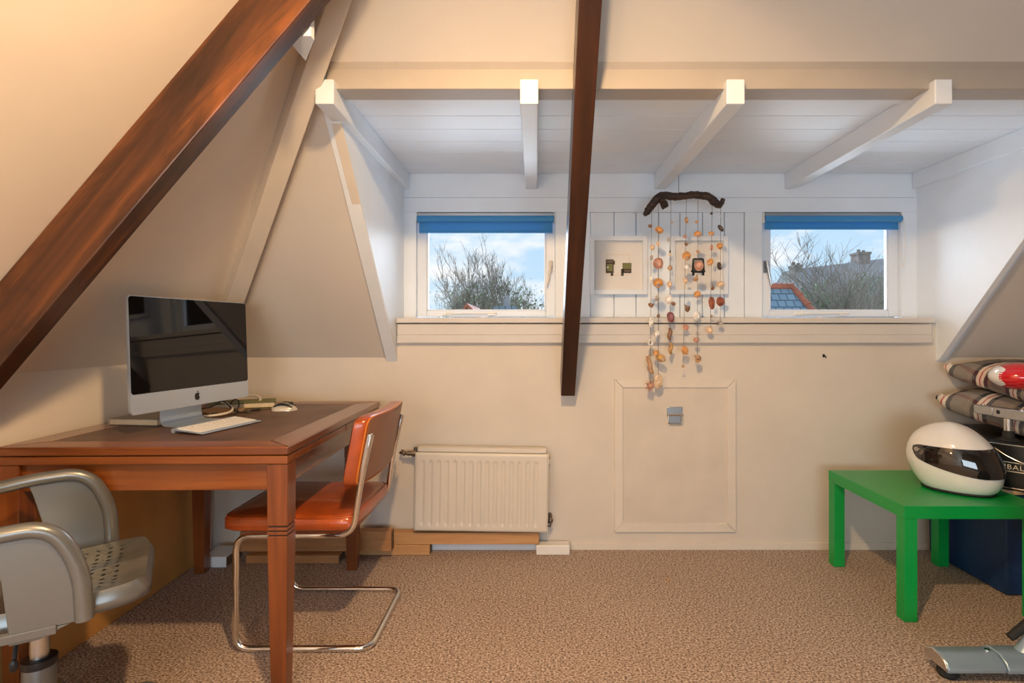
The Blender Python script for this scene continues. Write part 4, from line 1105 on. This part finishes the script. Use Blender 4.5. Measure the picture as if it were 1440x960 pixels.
# ------------------------------------------------------------------ shell mobile
SHELL = {}
def shell_mat(col):
    key = tuple(round(c, 2) for c in col)
    if key not in SHELL: SHELL[key] = plain('shell_%d' % len(SHELL), col, .35, var=.35, vs=60, bmp=.15, bs=180)
    return SHELL[key]
def shell_mesh(kind, w, h, seed):
    rnd = random.Random(seed); b = BM()
    if kind == 'fan':
        n, m_ = 28, 8; F_, B_ = [], []
        for i in range(n+1):
            a = PI*(-.28) + PI*1.56*i/n; rf, rb = [], []
            for j in range(m_+1):
                t = j/m_; rr = t*(1+.035*math.cos(i*PI)); x = w/2*rr*math.cos(a)*1.0; z = h/2*(rr*math.sin(a))
                d = .30*min(w, h)*(1-t**2)
                ridge = .02*w*math.cos(i*PI)*t
                z2 = z - h*.12*(1-t)
                rf.append(b.verts.new((x, -d+ridge, z2))); rb.append(b.verts.new((x, -d+ridge+.0012+.0015*(1-t), z2)))
            F_.append(rf); B_.append(rb)
        for i in range(n):
            for j in range(m_):
                if j == 0: b.faces.new([F_[i][0], F_[i][1], F_[i+1][1], F_[i+1][0]]) if 0 else None
                b.faces.new([F_[i][j], F_[i][j+1], F_[i+1][j+1], F_[i+1][j]]); b.faces.new([B_[i][j], B_[i+1][j], B_[i+1][j+1], B_[i][j+1]])
            b.faces.new([F_[i][m_], B_[i][m_], B_[i+1][m_], F_[i+1][m_]])
        ellipsoid(b, (0, -.08*w, -h*.40), (w*.22, w*.10, h*.10), 10, 6)
    elif kind == 'oval':
        n, m_ = 24, 7; F_ = []
        for j in range(m_+1):
            t = j/m_; F_.append([b.verts.new((w/2*t*math.cos(2*PI*k/n), -.26*min(w, h)*(1-t*t)+.002*math.sin(9*t), h/2*t*math.sin(2*PI*k/n)*(1-.12*math.sin(2*PI*k/n))-h*.05*(1-t))) for k in range(n)])
        G_ = [[b.verts.new(v.co + Vector((0, .0015+.001*(1-j/m_), 0))) for v in r] for j, r in enumerate(F_)]
        for A, B in zip(F_, F_[1:]):
            for k in range(n): b.faces.new([A[k], B[k], B[(k+1) % n], A[(k+1) % n]])
        for A, B in zip(G_, G_[1:]):
            for k in range(n): b.faces.new([A[k], A[(k+1) % n], B[(k+1) % n], B[k]])
        for k in range(n): b.faces.new([F_[-1][k], G_[-1][k], G_[-1][(k+1) % n], F_[-1][(k+1) % n]])
    elif kind == 'whelk':
        pts, rs = [], []
        n = 46
        for i in range(n+1):
            t = i/n; a = t*5.2*PI; rad = w*.20*(t**1.1); pts.append((rad*math.cos(a), rad*math.sin(a)*.9, h*.42-h*.72*t**.8)); rs.append(w*.04+w*.25*t**1.15)
        tube(b, pts, rs, 10); ellipsoid(b, (w*.05, 0, -h*.34), (w*.17, w*.15, h*.18), 10, 8)
    elif kind == 'ring':
        n = 20; pts = [(w*.34*math.cos(2*PI*k/n), -.0, h*.34*math.sin(2*PI*k/n)) for k in range(n)]
        tube(b, pts, [min(w, h)*(.15+.03*math.sin(3*k)) for k in range(n)], 8, closed=True)
    elif kind == 'pod':
        pts = catmull([(0, 0, h/2), (w*.18, -.002, h*.2), (-w*.1, 0, -h*.15), (w*.05, .001, -h/2)], 6); k = len(pts)
        tube(b, pts, [w*(.08+.30*math.sin(PI*min(1, .08+i/(k-1)*.86))**.8) for i in range(k)], 10)
    elif kind == 'spike':
        ellipsoid(b, (0, 0, 0), (w*.27, w*.25, h*.25), 14, 10)
        for i in range(26):
            d = Vector((rnd.gauss(0, 1), rnd.gauss(0, 1), rnd.gauss(0, 1))).normalized()
            tube(b, [d*w*.2, Vector((d.x*w*.5, d.y*w*.4, d.z*h*.5))], [w*.07, w*.022], 6)
    elif kind == 'disc':
        lathe(b, [(.01*w, -.10*w), (.3*w, -.085*w), (.47*w, -.03*w), (.5*w, 0), (.46*w, .03*w), (.01*w, .05*w)], seg=26, axis='y')
        for v in b.verts: v.co.z *= h/w
    for v in b.verts:
        v.co += Vector((noise.noise(v.co*140+Vector((seed, 0, 0))), 0, noise.noise(v.co*140+Vector((0, seed, 0)))))*min(w, h)*.025
    return b
TAN, PINK, ORG, WHT, BRN, DRK, RED, PUR, CRM, GRY, GLD = (.45, .27, .15), (.52, .27, .20), (.62, .30, .10), (.76, .74, .72), (.24, .13, .075), (.06, .045, .04), (.28, .085, .05), (.24, .09, .11), (.68, .50, .34), (.42, .39, .37), (.50, .30, .12)
# string: x at top, x at bottom, y top, y bottom, shells (x, y, w, h, kind, colour, tilt)
def a7(x, y): return 900+x/6.857, 260+y/6.857
def a8(x, y): return 900+x/6.0, 400+y/6.0
STR = [
 (916.5, 914.0, 298, 540, [(*a7(105,392),7,6.5,'whelk',BRN,40),(*a7(118,600),6.5,7.5,'oval',CRM,0),(*a7(108,700),4.5,7.5,'oval',GRY,10),(*a7(105,900),4.5,10,'oval',WHT,-12),(*a8(102,172),8.5,8.5,'whelk',BRN,70),(*a8(95,310),7,15,'oval',WHT,0),(*a8(88,490),9,11,'ring',WHT,0),(*a8(72,605),6.5,7,'whelk',TAN,20),(*a8(82,690),9,22,'pod',TAN,-22),(*a8(88,855),15,15,'spike',PINK,0)]),
 (926.0, 925.5, 293, 530, [(*a7(182,432),12,6,'pod',ORG,60),(*a7(172,565),4.5,7.5,'oval',CRM,0),(*a7(180,755),15.5,14,'oval',PINK,90),(*a7(175,945),13.5,13,'fan',ORG,0),(*a8(145,108),8.5,9.5,'whelk',GRY,-10),(*a8(155,265),5,5.5,'ring',BRN,0),(*a8(150,410),7,10,'oval',WHT,20),(*a8(135,580),8,9,'fan',ORG,20),(*a8(174,620),10,14,'fan',GLD,-60),(*a8(155,820),12,19,'disc',CRM,0)]),
 (943.5, 942.0, 288, 498, [(*a7(310,360),2.6,2.6,'disc',TAN,0),(*a7(275,525),4,5.5,'oval',GRY,20),(*a7(293,635),3.2,5,'whelk',DRK,0),(*a7(290,668),3.5,4,'oval',CRM,0),(*a7(290,800),7,7.5,'fan',TAN,10),(*a7(283,955),7,9,'oval',CRM,0),(*a8(240,125),10,14,'oval',WHT,0),(*a8(275,160),7,4.5,'pod',BRN,60),(*a8(257,270),10,15,'oval',PUR,-14),(*a8(250,420),7.5,17,'pod',BRN,0),(*a8(257,540),7.5,16,'pod',GLD,-8)]),
 (965.5, 960.5, 281, 515, [(*a7(450,335),5,9,'oval',TAN,0),(*a7(438,490),6.5,6.5,'whelk',PINK,30),(*a7(452,572),6.5,6,'whelk',BRN,80),(*a7(448,685),11.5,12.5,'fan',ORG,8),(*a7(450,790),6,6,'disc',WHT,0),(*a7(437,920),7,9,'oval',CRM,0),(*a8(395,190),10.5,11.5,'whelk',BRN,-40),(*a8(387,360),9,8.5,'disc',PINK,0),(*a8(380,555),10,13,'fan',ORG,-35),(*a8(362,683),4.8,4.8,'whelk',TAN,0)]),
 (981.5, 980.5, 281, 505, [(*a7(553,350),6,6,'whelk',TAN,40),(*a7(553,475),10,9,'fan',ORG,0),(*a7(555,640),5,4.5,'oval',TAN,0),(*a7(565,775),12,14,'oval',PINK,0),(*a7(545,890),8.5,11,'whelk',TAN,10),(*a8(483,85),9.5,10,'fan',ORG,0),(*a8(482,265),12.5,10,'oval',WHT,90),(*a8(485,402),6,9,'whelk',GRY,0),(*a8(472,465),7,7,'oval',PINK,0),(*a8(483,615),12,12.5,'whelk',TAN,-45)]),
 (1001.5, 999.0, 284, 466, [(*a7(693,268),4.5,4,'whelk',DRK,0),(*a7(688,470),8,7,'fan',ORG,0),(*a7(695,600),4,8,'oval',PINK,0),(*a7(675,745),8,10.5,'fan',ORG,30),(*a8(615,20),6.5,9,'whelk',BRN,0),(*a8(605,150),9.5,17.5,'oval',RED,0),(*a8(607,260),4.5,5,'whelk',TAN,0),(*a8(593,385),10,8.5,'oval',CRM,90)]),
 (1013.5, 1013.0, 288, 456, [(*a7(772,300),3,3,'disc',WHT,0),(*a7(772,415),5.5,11,'oval',DRK,-35),(*a7(770,585),8.5,9,'oval',ORG,0),(*a7(770,780),11,6.5,'oval',DRK,75),(*a7(775,960),10.5,9.5,'fan',CRM,0),(*a8(680,140),12.5,12.5,'oval',RED,30),(*a8(680,330),11,9.5,'spike',GRY,0)]),
]
def mobile():
    Y = 2.745; s = Y/F
    o0 = px(960, 280, Y)
    root = thing('shell_mobile', 'driftwood mobile hung with strings of seashells between the two windows', 'shell mobile', o0)
    P = lambda x, y, dy=0: px(x, y, Y) - o0 + Vector((0, dy, 0))
    b = BM()
    main = [(906.5, 302), (911, 297), (917, 288), (925, 279), (935, 274.5), (947, 276), (958, 276), (972, 274.5), (986, 274), (997, 277), (1004, 284), (1010, 288), (1015, 285), (1017, 279)]
    rad = [2.2, 3.6, 4.6, 5.0, 4.6, 4.6, 4.2, 4.2, 4.2, 4.4, 4.8, 4.2, 3.2, 2.0]
    cp = catmull([P(x, y, .006*math.sin(i*1.7)) for i, (x, y) in enumerate(main)], 5); rr = []
    for i in range(len(cp)):
        t = i/5; k = min(int(t), len(rad)-2); rr.append((rad[k]+(rad[k+1]-rad[k])*(t-k))*1.22*s*(1+.18*noise.noise((i*.7, 0, 3))))
    tube(b, cp, rr, 14)
    lump = catmull([P(926, 279), P(932, 285, -.006), P(934, 289, -.008), P(930, 291.5, -.006)], 5)
    tube(b, lump, [4.5*s]*6+[5.5*s]*5+[4.2*s]*4+[2*s], 12)
    tube(b, catmull([P(911, 296), P(909, 293), P(908, 295)], 4), [3*s]*4+[2*s]*4+[1*s], 10)
    for v in b.verts: v.co += v.co.normalized()*.0
    for v in b.verts: v.co += Vector((noise.noise(v.co*45), noise.noise(v.co*45+Vector((9, 0, 0))), noise.noise(v.co*45+Vector((0, 9, 0)))))*.0035
    obj('driftwood', b, 'drift', root, smooth=70)
    b = BM(); tube(b, [P(954.5, 273), (P(954.5, 273).x, 0, ZC-.001-o0.z)], .0012, 6); obj('hanger', b, 'string', root)
    sd = 0
    for (xa, xb, ya, yb, shells) in STR:
        b = BM(); tube(b, [P(xa, ya-8), P((xa+xb)/2, (ya+yb)/2), P(xb, yb)], .0009, 6)
        st = obj('string', b, 'string', root)
        for (x, y, w, h, kind, col, tilt) in shells:
            sd += 1; mb = shell_mesh(kind, w*s*1.04, h*s*1.04, sd)
            o = obj('shell', mb, shell_mat(col), st, smooth=60)
            o.location = P(x, y, random.uniform(-.006, .004)); o.rotation_euler = (random.uniform(-.2, .2), math.radians(tilt), random.uniform(-.35, .35))
mobile()

# ------------------------------------------------------------------ outside
GZ = -5.0
b = BM(); box(b, (-60, 3.6, GZ-.3), (90, 120, GZ)); struct('ground', b, 'grass', 'garden ground outside the windows', 'ground', smooth=0)
def tree(x, y_top, Y, spread, seed, label, n0=5, levels=5, twist=.5, leaves=0, leaf_h=(0, 1), group='bare trees beyond the windows', start=.35, lean=0):
    rnd = random.Random(seed); base = Vector((pX(x, Y), Y, GZ)); H = pZ(y_top, Y)-GZ
    root = thing('bare_tree', label, 'tree', base, 0, group)
    thick, fine = BM(), BM(); tips = []
    def grow(p, d, L, r, lev):
        n = 4; pts = [p.copy()]; rs = [r]; q = p.copy(); dd_ = d.copy()
        for i in range(n):
            dd_ = (dd_ + Vector((rnd.gauss(0, twist*.3), rnd.gauss(0, twist*.3), .09+rnd.gauss(0, twist*.12)))).normalized()
            q = q + dd_*L/n; pts.append(q.copy()); rs.append(r*(1-.55*(i+1)/n))
        tube(thick if lev <= 2 else fine, pts, rs, 6 if lev <= 1 else (5 if lev == 2 else 3), caps=False)
        if lev >= levels: tips.append(q); return
        kids = rnd.randint(3, 4) if lev else n0
        for k in range(kids):
            t = rnd.uniform(.35, 1.0) if lev else rnd.uniform(.6, 1); i = min(n-1, int(t*n)); pp = pts[i]+(pts[i+1]-pts[i])*(t*n-i)
            a = rnd.uniform(0, 2*PI); side = Vector((math.cos(a), math.sin(a)*.8, 0))
            nd = (dd_*rnd.uniform(.5, .95) + side*rnd.uniform(.35, .8)*spread + Vector((0, 0, .18))).normalized()
            grow(pp, nd, L*rnd.uniform(.52, .74), r*.52*(1-.3*t)+.002, lev+1)
    grow(Vector((0, 0, 0)), Vector((lean, 0, 1)), H*start, H*.02, 0)
    zs = sorted([v.co.z for v in fine.verts]); zmax = zs[int(len(zs)*.985)]; sc = H/zmax
    for bm_ in (thick, fine):
        for v in bm_.verts: v.co *= sc
    obj('trunk', thick, 'bark', root, smooth=60); obj('twigs', fine, 'twig', root, smooth=0, kind='stuff')
    if leaves:
        lb = BM()
        for k in range(leaves):
            t = Vector(rnd.choice(tips))*sc; z = t.z
            if not (leaf_h[0]*H <= z <= leaf_h[1]*H): continue
            c = t + Vector((rnd.gauss(0, .25), rnd.gauss(0, .25), rnd.gauss(-.2, .25))); s_ = rnd.uniform(.03, .075)
            u = Vector((rnd.gauss(0, 1), rnd.gauss(0, 1), rnd.gauss(0, 1))).normalized(); w_ = u.orthogonal().normalized(); v_ = u.cross(w_)
            vs = [lb.verts.new(c + w_*s_*a + v_*s_*b_ ) for a, b_ in ((-1, 0), (0, -.6), (1, 0), (0, .6))]; lb.faces.new(vs)
        if lb.verts: obj('leaves', lb, 'leafg', root, smooth=0, kind='stuff')
        else: lb.free()
    return root
def bush(x0, x1, y_top, Y, seed, label, dens=2600):
    rnd = random.Random(seed); X0, X1 = pX(x0, Y), pX(x1, Y); H = pZ(y_top, Y)-GZ; w = (X1-X0)/2
    root = thing('ivy_bush', label, 'bush', ((X0+X1)/2, Y, GZ), 0, 'green bushes beyond the windows')
    lb, tb = BM(), BM()
    for k in range(dens):
        a = rnd.uniform(-1, 1); zz = H*rnd.uniform(.66, 1.0)*(1-.16*a*a)*(1+.05*noise.noise((a*4+seed, 0, 0)))
        c = Vector((a*w, rnd.uniform(-.6, .6), zz)); s_ = rnd.uniform(.035, .09)
        u = Vector((rnd.gauss(0, 1), rnd.gauss(0, 1), rnd.gauss(0, 1))).normalized(); w_ = u.orthogonal().normalized(); v_ = u.cross(w_)
        lb.faces.new([lb.verts.new(c + w_*s_*p + v_*s_*q) for p, q in ((-1, 0), (0, -.6), (1, 0), (0, .6))])
    for k in range(int(dens*.10)):
        a = rnd.uniform(-1, 1); p0_ = Vector((a*w, rnd.uniform(-.5, .5), H*rnd.uniform(.55, .85))); d_ = Vector((rnd.gauss(0, .5), rnd.gauss(0, .3), 1)).normalized()
        tube(tb, [p0_, p0_+d_*.5+Vector((rnd.gauss(0, .06), 0, 0)), p0_+d_*rnd.uniform(.8, 1.3)], [.016, .011, .004], 3, caps=False)
    for k in range(6):
        a = -1+2*(k+.5)/6; tube(tb, [(a*w, 0, 0), (a*w+.1, 0, H*.4), (a*w-.1, 0, H*.75)], [.08, .06, .03], 6)
    obj('foliage', lb, 'leafg', root, smooth=0, kind='stuff'); obj('stems', tb, 'twig', root, smooth=0, kind='stuff')
# left window
tree(698, 388, 34, .95, 11, 'bare crowned tree in the middle of the view through the window left of the post', 7, 6, .55, 5200, (.5, .97))
tree(757, 364, 20, .7, 5, 'tall bare tree nearest the dark post in the view through the left window', 6, 6, .5, 1500, (.4, .9))
tree(640, 414, 27, .9, 23, 'low bare tree furthest from the post in the view through the left window', 6, 6, .5, 1800, (.4, .9))
bush(598, 690, 428, 41, 3, 'long green bush below the low bare tree in the left window')
bush(672, 775, 420, 23.2, 8, 'green bush below the tall bare tree in the left window', 3200)
# right window
tree(1128, 336, 16, 1.05, 31, 'spreading bare tree in front of the brick house in the right window', 6, 5, .6, 300, (.3, .7), lean=-.03)
tree(1165, 366, 23.5, 1.0, 37, 'slender bare tree between the chimneys in the right window', 5, 4, .6, 300, (.3, .7))
bush(1110, 1180, 398, 19, 14, 'green bush beside the slate roof in the right window', 2600)
bush(1170, 1262, 386, 27.5, 15, 'pale green bush under the chimney in the right window', 3400)
# brick house in the right window
def brick_house():
    Y = 33.9; X0, X1 = pX(1122, Y), pX(1330, Y); ze = pZ(418, Y)
    root = thing('brick_house', 'grey roofed brick house with a square chimney in the right window', 'house', ((X0+X1)/2, Y+1.1, GZ))
    w = (X1-X0)/2; e = ze-GZ
    b = BM(); box(b, (-w, -3, 0), (w, 3, e)); obj('wall', b, 'render', root, smooth=0)
    zl, zr = pZ(378, Y)-GZ, pZ(352, Y)-GZ
    b = BM(); hexa(b, [(-w-.2, -3.2, e-.05), (w+.2, -3.2, e-.05), (w+.2, 3.2, e-.05), (-w-.2, 3.2, e-.05)], [(-w-.1, -.8, zl), (w+.2, -.8, zr), (w+.2, .8, zr), (-w-.1, .8, zl)]); obj('roof', b, 'render', root, smooth=0)
    def chim(xa, xb, yt, nm):
        bb = BM(); a, c = pX(xa, Y)-(X0+X1)/2, pX(xb, Y)-(X0+X1)/2; zt = pZ(yt, Y)-GZ
        box(bb, (a, -3.1+2.0, e), (c, -3.1+2.9, zt)); box(bb, (a-.05, -3.1+1.95, zt-.14), (c+.05, -3.1+2.95, zt)); 
        tube(bb, [((a+c)/2-.15, -.7, zt), ((a+c)/2-.15, -.7, zt+.2)], .1, 8); tube(bb, [((a+c)/2+.15, -.7, zt), ((a+c)/2+.15, -.7, zt+.15)], .1, 8)
        return obj('chimney', bb, 'brick', root, smooth=0)
    chim(1208, 1224, 354, 'chimney'); chim(1119, 1128, 372, 'chimney')
    for xx in (1200, 1225):
        bb = BM(); a = pX(xx, Y)-(X0+X1)/2; box(bb, (a, -3.05, e-1.0), (a+.9, -2.98, e-.2)); f = obj('window', bb, 'paint_white', root, smooth=0)
        bb = BM(); box(bb, (a+.08, -3.07, e-.92), (a+.82, -3.045, e-.28)); obj('pane', bb, 'screen', f, smooth=0)
brick_house()
def slate_house():
    Y = 11.0; zr = pZ(404, Y); xr = pX(1114, Y); xe = pX(1131, Y-.6)
    root = thing('slate_roof_house', 'low house with blue grey slates and red ridge tiles in the right window', 'house', (xr-2.5, Y, GZ))
    R = Vector((xr, Y, zr)) - Vector(root.location); L_ = R + Vector((-2.4, 0, .02))
    low = 1.35; fr = Vector((R.x+.62, R.y-1.5, R.z-1.7)); fl = Vector((L_.x, -1.5, R.z-1.7)); bk = Vector((R.x+.62, 1.5, R.z-1.7)); bl = Vector((L_.x, 1.5, R.z-1.7))
    me = BM(); V = [me.verts.new(p) for p in (R, L_, fl, fr, bk, bl)]
    for f in ((0, 1, 2, 3), (0, 3, 4), (1, 0, 4, 5), (1, 5, 2), (2, 5, 4, 3)): me.faces.new([V[i] for i in f])
    o = obj('roof', me, 'slate', root, smooth=0)
    # the slates follow the slope: turn the texture by using a rotated copy of object space
    b = BM(); box(b, (fl.x+.2, -1.3, 0), (fr.x-.25, 1.3, R.z-1.72)); obj('wall', b, 'brick', root, smooth=0)
    b = BM()
    def caps(p, q, n):
        d = (q-p)/n
        for i in range(n):
            a = p+d*i; tube(b, [a+Vector((0, 0, .01)), a+d*1.12+Vector((0, 0, .025))], [.055, .070], 8)
    caps(L_, R, 22); caps(R, fr, 9); caps(R, bk, 9); obj('ridge_tiles', b, 'roof_red', root, smooth=60)
slate_house()
def small_gable():
    Y = 11.5; c = px(665, 438, Y); root = thing('gabled_house', 'small red tiled gable below the trees in the left window', 'house', (c.x, Y+1.2, GZ))
    zp = pZ(426, Y)-GZ; w = .36
    b = BM(); box(b, (-w+.06, -1.2, 0), (w-.06, 1.2, zp-.55)); prism(b, [(-w+.06, -1.2, zp-.55), (w-.06, -1.2, zp-.55), (-.12, -1.2, zp-.06)], (0, 2.4, 0)); obj('wall', b, 'brick', root, smooth=0)
    b = BM(); prism(b, [(-.12, -1.3, zp), (w+.1, -1.3, zp-.58), (w+.1, -1.3, zp-.66), (-.12, -1.3, zp-.08), (-w-.1, -1.3, zp-.66), (-w-.1, -1.3, zp-.58)], (0, 2.6, 0)); obj('roof', b, 'roof_red', root, smooth=0)
    c = px(711, 430, 14.2); root = thing('dormer_house', 'grey roofed house with a pale chimney pot among the bushes in the left window', 'house', (c.x, 15.1, GZ))
    h = pZ(437, 14.2)-GZ
    b = BM(); box(b, (-.35, -1, 0), (.35, .6, h)); obj('wall', b, 'render', root, smooth=0)
    b = BM(); prism(b, [(-.42, -1.05, h), (.42, -1.05, h), (.25, -1.05, h+.12), (-.25, -1.05, h+.12)], (0, 1.7, 0)); obj('roof', b, 'slate', root, smooth=0)
    b = BM(); box(b, (-.06, -.7, h+.05), (.10, -.5, h+.33)); tube(b, [(.02, -.6, h+.3), (.02, -.6, h+.42)], .05, 8); obj('chimney', b, 'render', root, smooth=0)
small_gable()

# ------------------------------------------------------------------ sky, light, camera
w = bpy.data.worlds.new('World'); SC.world = w; w.use_nodes = True; nt = w.node_tree
bg = nt.nodes['Background']
tc = N(nt, 'ShaderNodeTexCoord'); mp = N(nt, 'ShaderNodeMapping'); mp.inputs['Scale'].default_value = (1, 1, 2.6); mp.inputs['Location'].default_value = (.35, .2, .12)
nt.links.new(tc.outputs['Generated'], mp.inputs['Vector'])
n1 = noise_n(nt, mp.outputs['Vector'], 6.5, 7, .52, .2)
rc = ramp(nt, [(.46, (0, 0, 0)), (.62, (1, 1, 1))]); nt.links.new(n1.outputs['Fac'], rc.inputs['Fac'])
sp = N(nt, 'ShaderNodeSeparateXYZ'); nt.links.new(tc.outputs['Generated'], sp.inputs[0])
rs = ramp(nt, [(.0, (.68, .82, .93)), (.10, (.53, .74, .93)), (.35, (.40, .62, .90)), (1, (.22, .42, .78))]); nt.links.new(sp.outputs['Z'], rs.inputs['Fac'])
mx = N(nt, 'ShaderNodeMix', data_type='RGBA'); nt.links.new(rc.outputs['Color'], mx.inputs[0]); nt.links.new(rs.outputs['Color'], mx.inputs[6]); mx.inputs[7].default_value = (.92, .94, .97, 1)
nt.links.new(mx.outputs[2], bg.inputs['Color']); bg.inputs['Strength'].default_value = 1.12

def light(name, typ, loc, energy, col, **k):
    l = bpy.data.lights.new(name, typ); l.energy = energy; l.color = col
    for a, v in k.items(): setattr(l, a, v)
    o = bpy.data.objects.new(name, l); COL.objects.link(o); o.location = loc; return o
WARM = (1.0, .63, .305)
light('assumed_pendant_lamp', 'SPOT', (-.01, .55, 2.36), 158, WARM, shadow_soft_size=.05, spot_size=math.radians(180), spot_blend=.42)  # lamp out of view, assumed and placed from the cast shadows
light('left_fill_lamp', 'POINT', (-.78, .35, 1.235), 16, (1.0, .57, .24), shadow_soft_size=.07)  # added warm fill light to brighten the left side, out of view
s = light('daylight', 'SUN', (0, 8, 6), 9.0, (.74, .87, 1.0), angle=math.radians(80))
s.rotation_euler = Vector((0, -1, -.15)).to_track_quat('-Z', 'Y').to_euler()
a = light('dormer_fill', 'AREA', (.68, 3.95, .55), 112, (.76, .88, 1.0), shape='RECTANGLE', size=3.4, size_y=1.3)   # added fill lamp below the sill, brightens the dormer ceiling
a.rotation_euler = Vector((0, -1, .95)).to_track_quat('-Z', 'Y').to_euler()
a = light('rear_fill_lamp', 'AREA', ((wx0+wx1)/2, YF-.05, (wz0+wz1)/2), 58, (.74, .89, 1.0), shape='RECTANGLE', size=wx1-wx0, size_y=wz1-wz0)  # added cool fill lamp, set in an assumed, unseen opening behind the camera
a.rotation_euler = (math.radians(90), 0, 0)
a.rotation_euler = Vector((0, 1, -.1)).to_track_quat('-Z', 'Y').to_euler()

cd = bpy.data.cameras.new('camera'); cam = bpy.data.objects.new('camera', cd); COL.objects.link(cam)
cam.location = (0, 0, CH); cam.rotation_euler = (math.radians(90), 0, 0)
cd.sensor_width = 36; cd.sensor_fit = 'HORIZONTAL'; cd.lens = F/1440*36
cd.shift_x = (720-CX)/1440; cd.shift_y = (CY-480)/1440
cd.clip_start = .05; cd.clip_end = 500
SC.camera = cam
SC.view_settings.view_transform = 'Standard'; SC.view_settings.look = 'None'; SC.view_settings.gamma = 1; SC.view_settings.use_curve_mapping = False
SC.view_settings.exposure = 0.0
SC.cycles.use_denoising = True; SC.cycles.max_bounces = 10; SC.cycles.diffuse_bounces = 6; SC.cycles.transparent_max_bounces = 16
SC.cycles.sample_clamp_indirect = 6
